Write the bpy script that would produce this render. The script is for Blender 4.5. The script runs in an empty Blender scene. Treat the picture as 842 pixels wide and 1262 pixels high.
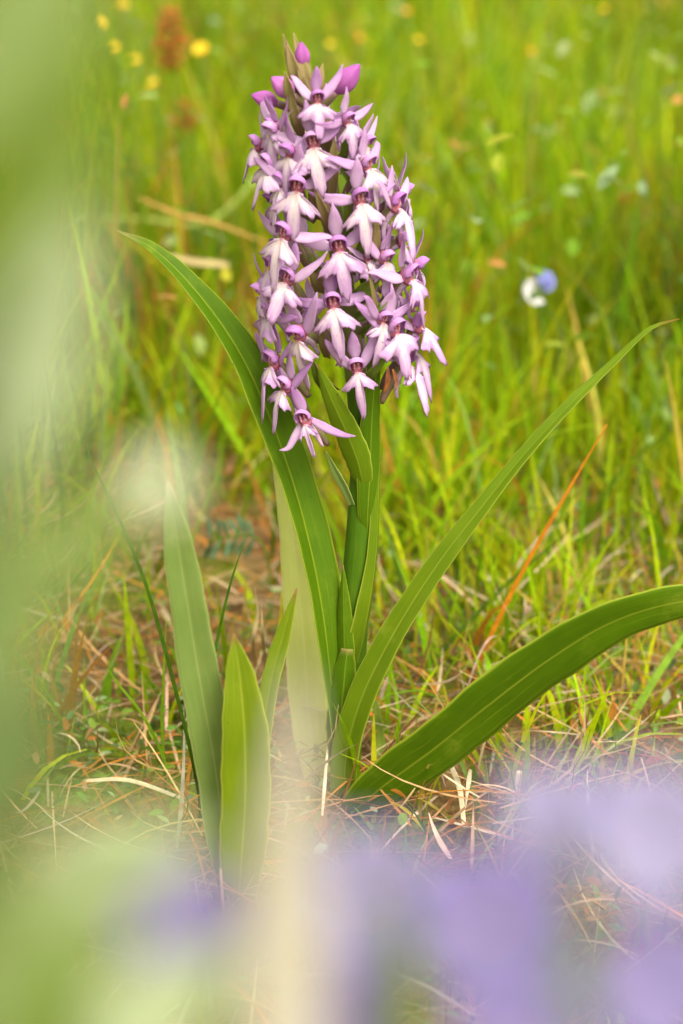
import bpy, math, random
import numpy as np
from mathutils import Vector, Matrix, noise

random.seed(7)
rng = np.random.default_rng(11)
R = math.radians
scene = bpy.context.scene

# ------------------------------------------------------------------ camera
CAM = Vector((0.0, -0.81, 0.393))
PITCH = R(18.0)
TANV = 0.2527                       # tan(vertical fov / 2)
cam_data = bpy.data.cameras.new('camera')
cam = bpy.data.objects.new('camera', cam_data)
scene.collection.objects.link(cam)
cam.location = CAM
cam.rotation_euler = (math.pi / 2 - PITCH, 0, 0)
cam_data.sensor_fit = 'VERTICAL'
cam_data.sensor_height = 24.0
cam_data.lens = 12.0 / TANV
cam_data.clip_start = 0.01
cam_data.clip_end = 400.0
cam_data.dof.use_dof = True
cam_data.dof.focus_distance = 0.835
cam_data.dof.aperture_fstop = 4.6
scene.camera = cam

# ------------------------------------------------------------------ world and sun (bright overcast)
SUN_EL, SUN_AZ = R(52), R(32)       # azimuth measured from the camera's back towards the right
world = bpy.data.worlds.new('World')
scene.world = world
world.use_nodes = True
wn, wl = world.node_tree.nodes, world.node_tree.links
sky = wn.new('ShaderNodeTexSky')
sky.sky_type = 'NISHITA'
sky.sun_disc = False
sky.sun_elevation = SUN_EL
sky.sun_rotation = math.pi - SUN_AZ
sky.air_density = 1.0
sky.dust_density = 4.0
hsv = wn.new('ShaderNodeHueSaturation')
hsv.inputs['Saturation'].default_value = 0.12     # cloud cover takes the blue out of the sky
tint = wn.new('ShaderNodeMix')
tint.data_type = 'RGBA'
tint.blend_type = 'MULTIPLY'
tint.inputs[0].default_value = 1.0
tint.inputs[7].default_value = (1.0, 0.93, 0.77, 1)
wl.new(sky.outputs[0], hsv.inputs['Color'])
wl.new(hsv.outputs[0], tint.inputs[6])
bg = wn['Background']
wl.new(tint.outputs[2], bg.inputs['Color'])
bg.inputs['Strength'].default_value = 0.15

sun_d = bpy.data.lights.new('sun', 'SUN')
sun_d.energy = 1.4
sun_d.angle = R(30)
sun_d.color = (1.0, 0.94, 0.80)
sun = bpy.data.objects.new('sun', sun_d)
scene.collection.objects.link(sun)
sd = Vector((math.sin(SUN_AZ) * math.cos(SUN_EL), -math.cos(SUN_AZ) * math.cos(SUN_EL), math.sin(SUN_EL)))
sun.rotation_euler = sd.to_track_quat('Z', 'Y').to_euler()

scene.view_settings.view_transform = 'Standard'
scene.view_settings.look = 'None'
scene.view_settings.exposure = 1.42
scene.view_settings.gamma = 1.0
try:
    scene.cycles.max_bounces = 8
    scene.cycles.transparent_max_bounces = 8
    scene.cycles.use_denoising = True
except Exception:
    pass

# ------------------------------------------------------------------ helpers
FWD = Vector((0, math.cos(PITCH), -math.sin(PITCH)))
UPV = Vector((0, math.sin(PITCH), math.cos(PITCH)))


def ray(px, py):
    return FWD + Vector((1, 0, 0)) * ((px - 421) / 631 * TANV) + UPV * ((631 - py) / 631 * TANV)


def at(px, py, Y=0.0):
    """world point seen at photo pixel (px, py) in the upright plane y = Y"""
    r = ray(px, py)
    return CAM + r * ((Y - CAM.y) / r.y)


def dist(px, py, d):
    """world point seen at photo pixel, d metres from the camera along the view axis"""
    return CAM + ray(px, py) * d


def on_ground(px, py, z=0.0):
    r = ray(px, py)
    return CAM + r * ((z - CAM.z) / r.z)


PX = 0.835 * 2 * TANV / 1262        # metres per photo pixel in the focal plane


def link(o):
    scene.collection.objects.link(o)
    return o


def make_obj(name, me, parent=None, loc=None, rot=None, scale=None):
    o = link(bpy.data.objects.new(name, me))
    if parent is not None:
        o.parent = parent
    if loc is not None:
        o.location = loc
    if rot is not None:
        o.rotation_euler = rot
    if scale is not None:
        o.scale = (scale, scale, scale)
    return o


def tag(o, label=None, cat=None, group=None, kind=None):
    if label: o['label'] = label
    if cat: o['category'] = cat
    if group: o['group'] = group
    if kind: o['kind'] = kind
    return o


def empty(name, loc, label, cat, group=None):
    o = link(bpy.data.objects.new(name, None))
    o.empty_display_size = 0.01
    o.location = loc
    return tag(o, label, cat, group)


def mesh_from(name, verts, faces, mats, uvs=None, fmat=None, cols=None, smooth=True):
    me = bpy.data.meshes.new(name)
    me.from_pydata([tuple(v) for v in verts], [], faces)
    for m in (mats if isinstance(mats, (list, tuple)) else [mats]):
        me.materials.append(m)
    if uvs is not None:
        lay = me.uv_layers.new(name='UVMap')
        li = np.zeros(len(me.loops), dtype=np.int32)
        me.loops.foreach_get('vertex_index', li)
        lay.data.foreach_set('uv', np.asarray(uvs, dtype=np.float32)[li].ravel())
    if cols is not None:
        ca = me.color_attributes.new(name='Col', type='FLOAT_COLOR', domain='POINT')
        c = np.ones((len(verts), 4), dtype=np.float32)
        c[:, :3] = np.asarray(cols, dtype=np.float32)
        ca.data.foreach_set('color', c.ravel())
    if fmat is not None:
        me.polygons.foreach_set('material_index', np.asarray(fmat, dtype=np.int32))
    if smooth:
        me.polygons.foreach_set('use_smooth', np.ones(len(me.polygons), dtype=bool))
    me.update()
    return me


def spline(pts, n):
    """Catmull-Rom resampling of a list of equal-length tuples / vectors"""
    P = [np.array(p, dtype=float) for p in pts]
    if len(P) == 2:
        return [P[0] + (P[1] - P[0]) * (i / n) for i in range(n + 1)]
    seg = [max(1e-9, np.linalg.norm((P[i + 1] - P[i])[:3])) ** 0.5 for i in range(len(P) - 1)]
    T = np.concatenate([[0], np.cumsum(seg)])
    out = []
    for k in range(n + 1):
        t = T[-1] * k / n
        i = min(len(P) - 2, max(0, int(np.searchsorted(T, t, side='right') - 1)))
        p1, p2 = P[i], P[i + 1]
        h = T[i + 1] - T[i]
        m1 = (p2 - P[i - 1]) / (T[i + 1] - T[i - 1]) if i > 0 else (p2 - p1) / h
        m2 = (P[i + 2] - p1) / (T[i + 2] - T[i]) if i + 2 < len(P) else (p2 - p1) / h
        s = (t - T[i]) / h
        h00 = 2 * s**3 - 3 * s**2 + 1; h10 = s**3 - 2 * s**2 + s
        h01 = -2 * s**3 + 3 * s**2; h11 = s**3 - s**2
        out.append(h00 * p1 + h10 * h * m1 + h01 * p2 + h11 * h * m2)
    return out


def leaf_geo(pts, widths, facing, fold=0.3, n=28, m=10, thick=0.0006, wave=0.0, twist=0.0, cup=0.0, seed=0):
    """a leaf blade: centre line through pts (base to tip), half width per point, upper face towards `facing`;
    two sheets with a closed rim. Returns verts, faces, uvs (u across, v along)."""
    rows = spline([tuple(p) + (w,) for p, w in zip(pts, widths)], n)
    C = [Vector(r[:3]) for r in rows]
    W = [max(0.00012, float(r[3])) for r in rows]
    fac0 = facing if isinstance(facing, (list, tuple)) and not isinstance(facing, Vector) and isinstance(facing[0], (Vector, tuple, list)) else [facing]
    fac = [Vector(f).normalized() for f in fac0]
    top, bot, uv = [], [], []
    for i in range(n + 1):
        a = C[max(0, i - 1)]; b = C[min(n, i + 1)]
        T = (b - a).normalized()
        t = i / n
        if len(fac) == 1:
            F = fac[0]
        else:
            x = t * (len(fac) - 1); k = min(len(fac) - 2, int(x))
            F = fac[k].lerp(fac[k + 1], x - k)
        S = T.cross(F)
        S = S.normalized() if S.length > 1e-6 else Vector((1, 0, 0))
        N = S.cross(T).normalized()
        if twist:
            q = Matrix.Rotation(twist * t, 3, T)
            S = q @ S; N = q @ N
        for j in range(m + 1):
            v = -1 + 2 * j / m
            av = abs(v)
            wj = 1 + 0.022 * math.sin(t * 31 + seed * 3 + v) + 0.018 * math.sin(t * 67 + 2 * seed - 2 * v)
            off = S * (v * W[i] * wj * (1 - 0.25 * fold * fold * av)) + N * (W[i] * (fold * av - cup * av * av))
            if wave:
                off += N * (wave * av * math.sin(t * 17 + seed + (1.5 if v > 0 else 0)) * math.sin(math.pi * t))
            p = C[i] + off
            edge = (1 - av ** 4)
            th = min(thick, W[i] * 0.4) * (0.35 + 0.65 * edge)
            top.append(p + N * th * 0.5); bot.append(p - N * th * 0.5)
            uv.append((j / m, t))
    V = top + bot
    o = len(top)
    F = []
    w = m + 1
    for i in range(n):
        for j in range(m):
            a = i * w + j
            F.append((a, a + w, a + w + 1, a + 1))
            F.append((o + a, o + a + 1, o + a + w + 1, o + a + w))
        a = i * w
        F.append((a, o + a, o + a + w, a + w))
        a = i * w + m
        F.append((a, a + w, o + a + w, o + a))
    for j in range(m):
        F.append((j, j + 1, o + j + 1, o + j))
        a = n * w + j
        F.append((a, o + a, o + a + 1, a + 1))
    return V, F, uv + uv


def tube_geo(pts, radii, n=20, k=10, cap=True):
    rows = spline([tuple(p) + (r,) for p, r in zip(pts, radii)], n)
    V, F, UV = [], [], []
    ref = Vector((0, -1, 0.13)).normalized()
    for i, r in enumerate(rows):
        a = Vector(rows[max(0, i - 1)][:3]); b = Vector(rows[min(n, i + 1)][:3])
        T = (b - a).normalized()
        rf = ref if abs(T.dot(ref)) < 0.95 else Vector((1, 0, 0))
        S = T.cross(rf).normalized(); N = S.cross(T)
        for j in range(k):
            an = 2 * math.pi * j / k
            V.append(Vector(r[:3]) + (S * math.cos(an) + N * math.sin(an)) * max(1e-5, float(r[3])))
            UV.append((j / k, i / n))
    for i in range(n):
        for j in range(k):
            F.append((i * k + j, i * k + (j + 1) % k, (i + 1) * k + (j + 1) % k, (i + 1) * k + j))
    if cap:
        F.append(tuple(range(k - 1, -1, -1)))
        F.append(tuple(n * k + j for j in range(k)))
    return V, F, UV


def join_geo(parts):
    V, F, UV, M = [], [], [], []
    for (v, f, uv, mi) in parts:
        o = len(V)
        V += list(v); UV += list(uv)
        F += [tuple(i + o for i in q) for q in f]
        M += [mi] * len(f)
    return V, F, UV, M


# ------------------------------------------------------------------ materials
class NT:
    def __init__(self, name):
        self.m = bpy.data.materials.new(name)
        self.m.use_nodes = True
        self.n = self.m.node_tree.nodes
        self.l = self.m.node_tree.links
        self.p = self.n['Principled BSDF']
        self.out = self.n['Material Output']

    def new(self, t, **kw):
        x = self.n.new(t)
        for k, v in kw.items():
            setattr(x, k, v)
        return x

    def math(self, op, a, b=None, c=None):
        x = self.new('ShaderNodeMath', operation=op)
        for i, v in enumerate((a, b, c)):
            if v is None: continue
            if isinstance(v, (int, float)): x.inputs[i].default_value = v
            else: self.l.new(v, x.inputs[i])
        return x.outputs[0]

    def mix(self, f, a, b, mode='MIX'):
        x = self.new('ShaderNodeMix', data_type='RGBA', blend_type=mode)
        for i, v in ((0, f), (6, a), (7, b)):
            if isinstance(v, (int, float)): x.inputs[i].default_value = v
            elif isinstance(v, tuple): x.inputs[i].default_value = v + (1,) if len(v) == 3 else v
            else: self.l.new(v, x.inputs[i])
        return x.outputs[2]

    def noise(self, scale, detail=3, vec=None, rough=0.55):
        x = self.new('ShaderNodeTexNoise')
        x.inputs['Scale'].default_value = scale
        x.inputs['Detail'].default_value = detail
        x.inputs['Roughness'].default_value = rough
        if vec is not None: self.l.new(vec, x.inputs['Vector'])
        return x.outputs[0]

    def ramp(self, f, stops):
        x = self.new('ShaderNodeValToRGB')
        e = x.color_ramp.elements
        while len(e) < len(stops): e.new(0.5)
        for q, (p, c) in zip(e, stops):
            q.position = p
            q.color = tuple(c) + (1,) if len(c) == 3 else c
        self.l.new(f, x.inputs[0])
        return x.outputs[0]

    def step(self, v, lo, hi):
        x = self.new('ShaderNodeMapRange', interpolation_type='SMOOTHSTEP')
        self.l.new(v, x.inputs[0])
        x.inputs[1].default_value = lo; x.inputs[2].default_value = hi
        return x.outputs[0]

    def uv(self):
        x = self.new('ShaderNodeUVMap'); s = self.new('ShaderNodeSeparateXYZ')
        self.l.new(x.outputs[0], s.inputs[0])
        return s.outputs[0], s.outputs[1], x.outputs[0]

    def bump(self, h, strength=0.3, d=0.0005):
        x = self.new('ShaderNodeBump')
        x.inputs['Strength'].default_value = strength
        x.inputs['Distance'].default_value = d
        self.l.new(h, x.inputs['Height'])
        self.l.new(x.outputs[0], self.p.inputs['Normal'])
        return x.outputs[0]

    def finish(self, col, rough=0.5, trans=0.0, tcol=None, spec=0.4, sheen=0.0):
        if isinstance(col, tuple): self.p.inputs['Base Color'].default_value = col + (1,)
        else: self.l.new(col, self.p.inputs['Base Color'])
        self.p.inputs['Roughness'].default_value = rough
        self.p.inputs['Specular IOR Level'].default_value = spec
        if trans:
            t = self.new('ShaderNodeBsdfTranslucent')
            src = tcol if tcol is not None else col
            if isinstance(src, tuple): t.inputs[0].default_value = src + (1,)
            else: self.l.new(src, t.inputs[0])
            ms = self.new('ShaderNodeMixShader')
            ms.inputs[0].default_value = trans
            self.l.new(self.p.outputs[0], ms.inputs[1])
            self.l.new(t.outputs[0], ms.inputs[2])
            self.l.new(ms.outputs[0], self.out.inputs[0])
        return self.m


def leaf_mat(name, base, light, edge, trans=0.3, rough=0.5, veins=5, tip=None, spot=True, spec=0.13):
    t = NT(name)
    u, v, uvv = t.uv()
    au = t.math('ABSOLUTE', t.math('MULTIPLY_ADD', u, 2.0, -1.0))
    mp = t.new('ShaderNodeMapping'); mp.inputs['Scale'].default_value = (16, 1.6, 1)
    t.l.new(uvv, mp.inputs[0])
    streak = t.noise(6.0, 4, mp.outputs[0])
    big = t.noise(60.0, 3, t.new('ShaderNodeTexCoord').outputs['Object'])
    c = t.mix(t.step(t.math('ADD', t.math('MULTIPLY', streak, 0.65), t.math('MULTIPLY', big, 0.35)), 0.36, 0.64), base, light)
    un = t.math('ADD', u, t.math('MULTIPLY_ADD', big, 0.10, -0.05))
    vein = t.math('POWER', t.math('ABSOLUTE', t.math('SINE', t.math('MULTIPLY', un, math.pi * veins))), 40.0)
    fade = t.step(t.noise(25.0, 2, t.new('ShaderNodeTexCoord').outputs['Object']), 0.4, 0.65)
    c = t.mix(t.math('MULTIPLY', vein, t.math('MULTIPLY', fade, 0.16)), c, edge)
    pat = t.noise(38.0, 5, t.new('ShaderNodeTexCoord').outputs['Object'], 0.7)
    c = t.mix(t.math('MULTIPLY', t.step(pat, 0.56, 0.74), 0.25), c, edge)
    mid = t.math('SUBTRACT', 1.0, t.step(au, 0.015, 0.06))
    c = t.mix(t.math('MULTIPLY', mid, 0.4), c, edge)
    rim = t.step(au, 0.9, 0.985)
    c = t.mix(t.math('MULTIPLY', rim, 0.75), c, edge)
    if spot:
        sp = t.noise(420.0, 1, t.new('ShaderNodeTexCoord').outputs['Object'])
        c = t.mix(t.math('MULTIPLY', t.step(sp, 0.77, 0.8), 0.8), c, (0.05, 0.04, 0.01))
    if tip:
        c = t.mix(t.step(v, 0.93, 0.995), c, tip)
    h = t.math('ADD', t.math('MULTIPLY', vein, -0.5), t.math('ADD', t.math('MULTIPLY', streak, 0.8), t.math('MULTIPLY', mid, -1.0)))
    t.bump(h, 0.22, 0.0003)
    return t.finish(c, rough, trans, t.mix(0.45, c, edge), spec)


def attr_mat(name, rough=0.55, trans=0.35, spec=0.1, boost=1.25):
    t = NT(name)
    a = t.new('ShaderNodeAttribute'); a.attribute_name = 'Col'
    nz = t.noise(180.0, 3, t.new('ShaderNodeTexCoord').outputs['Object'])
    c = t.mix(1.0, a.outputs[0], t.ramp(nz, [(0.3, (0.75, 0.75, 0.75)), (0.7, (1.15, 1.15, 1.15))]), 'MULTIPLY')
    tc = t.mix(1.0, c, (boost, boost, boost), 'MULTIPLY')
    return t.finish(c, rough, trans, tc, spec)


def plain_mat(name, c1, c2, scale=200.0, rough=0.5, trans=0.0, spec=0.3, bump=0.0):
    t = NT(name)
    nz = t.noise(scale, 4, t.new('ShaderNodeTexCoord').outputs['Object'])
    c = t.mix(t.step(nz, 0.35, 0.65), c1, c2)
    if bump: t.bump(nz, bump, 0.001)
    return t.finish(c, rough, trans, c, spec)


M = {}
M['leaf'] = leaf_mat('orchid_leaf_green', (0.058, 0.130, 0.002), (0.088, 0.172, 0.003), (0.34, 0.40, 0.035), 0.32, tip=(0.22, 0.2, 0.05))
M['leaf_bright'] = leaf_mat('orchid_leaf_bright', (0.100, 0.180, 0.004), (0.140, 0.220, 0.006), (0.40, 0.46, 0.06), 0.36, tip=(0.2, 0.10, 0.02))
M['leaf_pale'] = leaf_mat('pale_leaf', (0.52, 0.58, 0.15), (0.60, 0.64, 0.20), (0.66, 0.70, 0.32), 0.35, tip=(0.5, 0.45, 0.3), spot=False)
M['leaf_grey'] = leaf_mat('greyish_leaf', (0.14, 0.22, 0.045), (0.19, 0.27, 0.07), (0.38, 0.44, 0.16), 0.35, tip=(0.35, 0.32, 0.2))
M['leaf_olive'] = leaf_mat('olive_leaf', (0.11, 0.175, 0.004), (0.15, 0.21, 0.006), (0.36, 0.40, 0.05), 0.3, tip=(0.2, 0.12, 0.03))
M['stem'] = leaf_mat('orchid_stem', (0.045, 0.11, 0.004), (0.07, 0.145, 0.006), (0.12, 0.19, 0.015), 0.12, spot=False)
M['bract'] = leaf_mat('bract_green', (0.20, 0.18, 0.05), (0.28, 0.20, 0.10), (0.44, 0.26, 0.20), 0.3, veins=5, tip=(0.40, 0.25, 0.18), spot=False)
M['bract_green'] = leaf_mat('bract_fresh_green', (0.11, 0.17, 0.018), (0.16, 0.22, 0.03), (0.30, 0.33, 0.09), 0.3, veins=5, tip=(0.3, 0.2, 0.1), spot=False)


def petal_mat(name, pale, mid, deep, trans=0.42):
    """petal: u across, v from base to tip; paler in the middle, veined, deeper towards tip and margin"""
    t = NT(name)
    u, v, uvv = t.uv()
    au = t.math('ABSOLUTE', t.math('MULTIPLY_ADD', u, 2.0, -1.0))
    nz = t.noise(260.0, 3, t.new('ShaderNodeTexCoord').outputs['Object'])
    mp = t.new('ShaderNodeMapping'); mp.inputs['Scale'].default_value = (10, 1.2, 1)
    t.l.new(uvv, mp.inputs[0])
    st = t.noise(5.0, 3, mp.outputs[0])
    f = t.math('ADD', t.math('MULTIPLY', v, 0.45), t.math('ADD', t.math('MULTIPLY', au, 0.25), t.math('MULTIPLY', st, 0.75)))
    f = t.math('ADD', f, t.math('MULTIPLY_ADD', nz, 0.5, -0.37))
    oi = t.new('ShaderNodeObjectInfo')
    f = t.math('ADD', f, t.math('MULTIPLY_ADD', oi.outputs['Random'], 0.5, -0.25))
    c = t.ramp(f, [(0.1, pale), (0.55, mid), (1.0, deep)])
    t.bump(st, 0.35, 0.0004)
    return t.finish(c, 0.45, trans, c, 0.3)


M['sepal'] = petal_mat('lilac_sepal', (0.72, 0.54, 0.75), (0.60, 0.38, 0.66), (0.45, 0.20, 0.53))
M['hood'] = petal_mat('purple_hood', (0.66, 0.44, 0.70), (0.54, 0.28, 0.61), (0.40, 0.15, 0.48), 0.3)
M['bud'] = petal_mat('magenta_bud', (0.52, 0.24, 0.52), (0.42, 0.12, 0.42), (0.30, 0.06, 0.32), 0.2)
# lip: u = polar angle, v = distance from the throat
t = NT('white_lip')
u, v, uvv = t.uv()
nz = t.noise(220.0, 3, t.new('ShaderNodeTexCoord').outputs['Object'])
mp = t.new('ShaderNodeMapping'); mp.inputs['Scale'].default_value = (14, 1.0, 1)
t.l.new(uvv, mp.inputs[0])
st = t.noise(4.0, 3, mp.outputs[0])
f = t.math('ADD', v, t.math('ADD', t.math('MULTIPLY_ADD', nz, 0.5, -0.25), t.math('MULTIPLY_ADD', st, 0.5, -0.25)))
oi = t.new('ShaderNodeObjectInfo')
f = t.math('ADD', f, t.math('MULTIPLY_ADD', oi.outputs['Random'], 0.4, -0.10))
c = t.ramp(f, [(0.0, (0.68, 0.55, 0.54)), (0.38, (0.72, 0.63, 0.67)), (0.70, (0.66, 0.51, 0.68)), (1.0, (0.52, 0.31, 0.58))])
# dark pink dashes near the throat
mp2 = t.new('ShaderNodeMapping'); mp2.inputs['Scale'].default_value = (9, 7, 1)
t.l.new(uvv, mp2.inputs[0])
dz = t.noise(3.0, 2, mp2.outputs[0])
near = t.math('SUBTRACT', 1.0, t.step(v, 0.12, 0.38))
c = t.mix(t.math('MULTIPLY', t.step(dz, 0.56, 0.62), t.math('MULTIPLY', near, 0.75)), c, (0.45, 0.08, 0.22))
t.bump(st, 0.4, 0.0005)
sp = t.noise(900.0, 1, t.new('ShaderNodeTexCoord').outputs['Object'])
c = t.mix(t.math('MULTIPLY', t.step(sp, 0.66, 0.70), t.math('MULTIPLY', t.math('SUBTRACT', 1.0, t.step(v, 0.45, 0.7)), 0.5)), c, (0.46, 0.14, 0.36))
M['lip'] = t.finish(c, 0.45, 0.38, c, 0.3)
M['throat'] = plain_mat('dark_red_throat', (0.20, 0.025, 0.07), (0.34, 0.12, 0.17), 500, 0.4)
M['pollen'] = plain_mat('crimson_column', (0.34, 0.03, 0.10), (0.60, 0.36, 0.42), 900, 0.35)
M['spur'] = plain_mat('pale_spur', (0.62, 0.45, 0.62), (0.50, 0.30, 0.52), 300, 0.45, 0.2)
M['ovary'] = plain_mat('ovary_green_purple', (0.16, 0.15, 0.05), (0.24, 0.13, 0.14), 300, 0.45)
M['axis'] = plain_mat('spike_axis', (0.10, 0.13, 0.02), (0.17, 0.15, 0.05), 150, 0.5)
M['withered'] = plain_mat('withered_petal', (0.20, 0.06, 0.01), (0.10, 0.03, 0.01), 300, 0.6)
M['grass'] = attr_mat('grass_blades', 0.55, 0.45, 0.08, 1.4)
M['straw'] = attr_mat('dry_straw', 0.7, 0.15, 0.08, 1.1)
M['herb'] = attr_mat('herb_leaves', 0.5, 0.4, 0.12, 1.3)

# ------------------------------------------------------------------ ground
t = NT('meadow_soil')
tc = t.new('ShaderNodeTexCoord').outputs['Object']
n1 = t.noise(9.0, 6, tc); n2 = t.noise(70.0, 5, tc); n3 = t.noise(420.0, 3, tc)
c = t.ramp(n2, [(0.3, (0.07, 0.035, 0.014)), (0.5, (0.17, 0.10, 0.038)), (0.7, (0.30, 0.20, 0.09))])
g = t.ramp(n3, [(0.3, (0.07, 0.11, 0.006)), (0.7, (0.17, 0.22, 0.012))])
ln = t.new('ShaderNodeVectorMath', operation='LENGTH'); t.l.new(tc, ln.inputs[0])
far = t.step(t.math('ADD', ln.outputs['Value'], t.math('MULTIPLY_ADD', n1, 0.8, -0.4)), 0.35, 1.1)
c = t.mix(t.math('MAXIMUM', t.step(n1, 0.48, 0.6), far), c, g)
t.bump(t.math('ADD', n2, t.math('MULTIPLY', n3, 0.4)), 0.8, 0.01)
M['soil'] = t.finish(c, 0.85, 0, None, 0.15)


def ground_z(x, y):
    r = math.hypot(x, y)
    f = 1.0 if r < 4 else max(0.0, 1 - (r - 4) / 6)
    return f * (0.016 * noise.noise(Vector((x * 3.1, y * 3.1, 0.3))) + 0.006 * noise.noise(Vector((x * 14, y * 14, 4.0)))) - 0.004


def axis_coords(lim, fine, step):
    a = list(np.arange(-fine, fine + 1e-6, step))
    x, s = fine, step
    while x < lim:
        s *= 1.5; x += s; a.append(x); a.insert(0, -x)
    return a


gx, gy = axis_coords(120, 1.0, 0.03), axis_coords(120, 1.5, 0.03)
GV = [(x, y, ground_z(x, y)) for y in gy for x in gx]
nx = len(gx)
GF = [(j * nx + i, j * nx + i + 1, (j + 1) * nx + i + 1, (j + 1) * nx + i) for j in range(len(gy) - 1) for i in range(nx - 1)]
ground = make_obj('ground', mesh_from('ground', GV, GF, M['soil']))
tag(ground, 'brown meadow soil covered by dry straw and grass', None, None, 'structure')


# ------------------------------------------------------------------ blade masses (stuff)
def blades_mesh(name, base, height, az, lean, curve, width, cols, mat, seg=5):
    """many grass blades in one mesh; arrays per blade. seg quads each, tapered and bending over"""
    N = len(height)
    base = np.asarray(base)
    dirx, diry = np.cos(az), np.sin(az)
    face = az + rng.uniform(-1.2, 1.2, N) + math.pi / 2
    sx, sy = np.cos(face), np.sin(face)
    V = np.zeros((N, seg + 1, 2, 3)); CC = np.zeros((N, seg + 1, 2, 3))
    ang = lean.copy()
    p = base.copy()
    for i in range(seg + 1):
        tt = i / seg
        w = width * (1 - tt ** 2.2) * (0.65 + 0.7 * min(1, tt * 3) * (1 - 0.3 * tt)) * 0.5 + 0.00012
        for k, s in enumerate((-1, 1)):
            V[:, i, k, 0] = p[:, 0] + s * w * sx
            V[:, i, k, 1] = p[:, 1] + s * w * sy
            V[:, i, k, 2] = p[:, 2]
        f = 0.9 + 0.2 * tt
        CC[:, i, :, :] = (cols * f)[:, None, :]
        st = height / seg
        p = p + np.stack([np.sin(ang) * dirx * st, np.sin(ang) * diry * st, np.cos(ang) * st], 1)
        ang = ang + curve / seg * (0.5 + tt)
    nv = (seg + 1) * 2
    F = np.zeros((N, seg, 4), dtype=np.int64)
    off = (np.arange(N) * nv)[:, None]
    for i in range(seg):
        a = i * 2
        F[:, i, :] = off + np.array([a, a + 1, a + 3, a + 2])[None, :]
    V = V.reshape(-1, 3); F = F.reshape(-1, 4)
    me = bpy.data.meshes.new(name)
    me.vertices.add(len(V)); me.vertices.foreach_set('co', V.astype(np.float32).ravel())
    me.loops.add(F.size); me.loops.foreach_set('vertex_index', F.astype(np.int32).ravel())
    me.polygons.add(len(F))
    me.polygons.foreach_set('loop_start', (np.arange(len(F)) * 4).astype(np.int32))
    me.polygons.foreach_set('loop_total', np.full(len(F), 4, dtype=np.int32))
    me.polygons.foreach_set('use_smooth', np.ones(len(F), dtype=bool))
    me.materials.append(mat)
    ca = me.color_attributes.new(name='Col', type='FLOAT_COLOR', domain='POINT')
    c4 = np.ones((len(V), 4), dtype=np.float32); c4[:, :3] = CC.reshape(-1, 3)
    ca.data.foreach_set('color', c4.ravel())
    me.update(calc_edges=True)
    return me


def gz_arr(x, y):
    return np.array([ground_z(a, b) for a, b in zip(x, y)])


def sample_area(n, y0, y1, dens, spread=1.0):
    """points in a wedge in front of the camera and well to its sides; dens(x, y) in 0..1"""
    xs, ys = [], []
    while len(xs) < n:
        y = y0 + (y1 - y0) * random.random()
        hw = (0.25 + 0.30 * (y + 0.81)) * spread
        x = random.uniform(-hw, hw)
        if random.random() * (0.25 + 0.30 * (y1 + 0.81)) > (0.25 + 0.30 * (y + 0.81)): continue
        if random.random() < dens(x, y):
            xs.append(x); ys.append(y)
    return np.array(xs), np.array(ys)


def clump(x, y, s, seed):
    return noise.noise(Vector((x * s, y * s, seed)))


def palette(n, stops, weights, jit=0.18):
    idx = rng.choice(len(stops), n, p=np.array(weights) / sum(weights))
    c = np.array(stops)[idx]
    return np.clip(c * (1 + rng.normal(0, jit, (n, 1))) * (1 + rng.normal(0, 0.06, (n, 3))), 0.003, 0.9)


GREENS = [(0.18, 0.27, 0.003), (0.24, 0.32, 0.004), (0.11, 0.21, 0.004), (0.31, 0.33, 0.006), (0.17, 0.25, 0.06), (0.34, 0.25, 0.05), (0.34, 0.14, 0.015)]


def grass_density(x, y):
    f = max(0.0, min(1.0, (y - 0.02) / 0.62))
    f = f * f * (3 - 2 * f)
    c = clump(x, y, 5.0, 1.0) + 0.6 * clump(x, y, 14, 3.0)
    if x < 0.0 and y < 0.45: f *= 0.45
    return max(0.015, f * (0.55 + 0.75 * c)) if y < 1.2 else max(0.1, 0.6 + 0.6 * c)


# far and middle meadow
def meadow(name, n, y0, y1, hmin, hmax, wmin, wmax, dens, label, seg=5, weights=(6, 4.5, 7, 2.5, 1.6, 0.8, 0.7), spread=1.0, lean=0.32, curve=1.0):
    x, y = sample_area(n, y0, y1, dens, spread)
    h = rng.uniform(hmin, hmax, n) * np.clip(0.55 + 0.55 * (y - 0.2) / 0.9, 0.4, 1.0)
    cols = palette(n, GREENS, weights)
    for i in range(n):                     # drifts of yellower, bluer and dead brown grass
        a = clump(x[i], y[i], 3.2, 77.0) + 0.5 * clump(x[i], y[i], 11, 78.0)
        b_ = clump(x[i], y[i], 3.6, 55.0) + 0.5 * clump(x[i], y[i], 12, 56.0)
        cols[i] *= 1 + 0.75 * a
        if b_ > 0.28 and y[i] < 0.95 and random.random() < 0.55: cols[i] = np.array([0.36, 0.17, 0.03]) * random.uniform(0.6, 1.2)
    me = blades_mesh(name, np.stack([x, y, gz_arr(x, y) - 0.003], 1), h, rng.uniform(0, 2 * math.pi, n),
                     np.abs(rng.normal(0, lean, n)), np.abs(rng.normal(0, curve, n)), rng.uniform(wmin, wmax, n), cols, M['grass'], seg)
    o = make_obj(name, me)
    return tag(o, label, None, None, 'stuff')


meadow('meadow_grass', 17000, 0.04, 2.2, 0.07, 0.26, 0.0018, 0.0048, grass_density, 'green and yellowish grass of the meadow behind the orchid', 6)
meadow('far_meadow_grass', 26000, 2.0, 8.0, 0.12, 0.32, 0.003, 0.008, grass_density, 'bright blurred grass filling the far meadow', 4)

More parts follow.
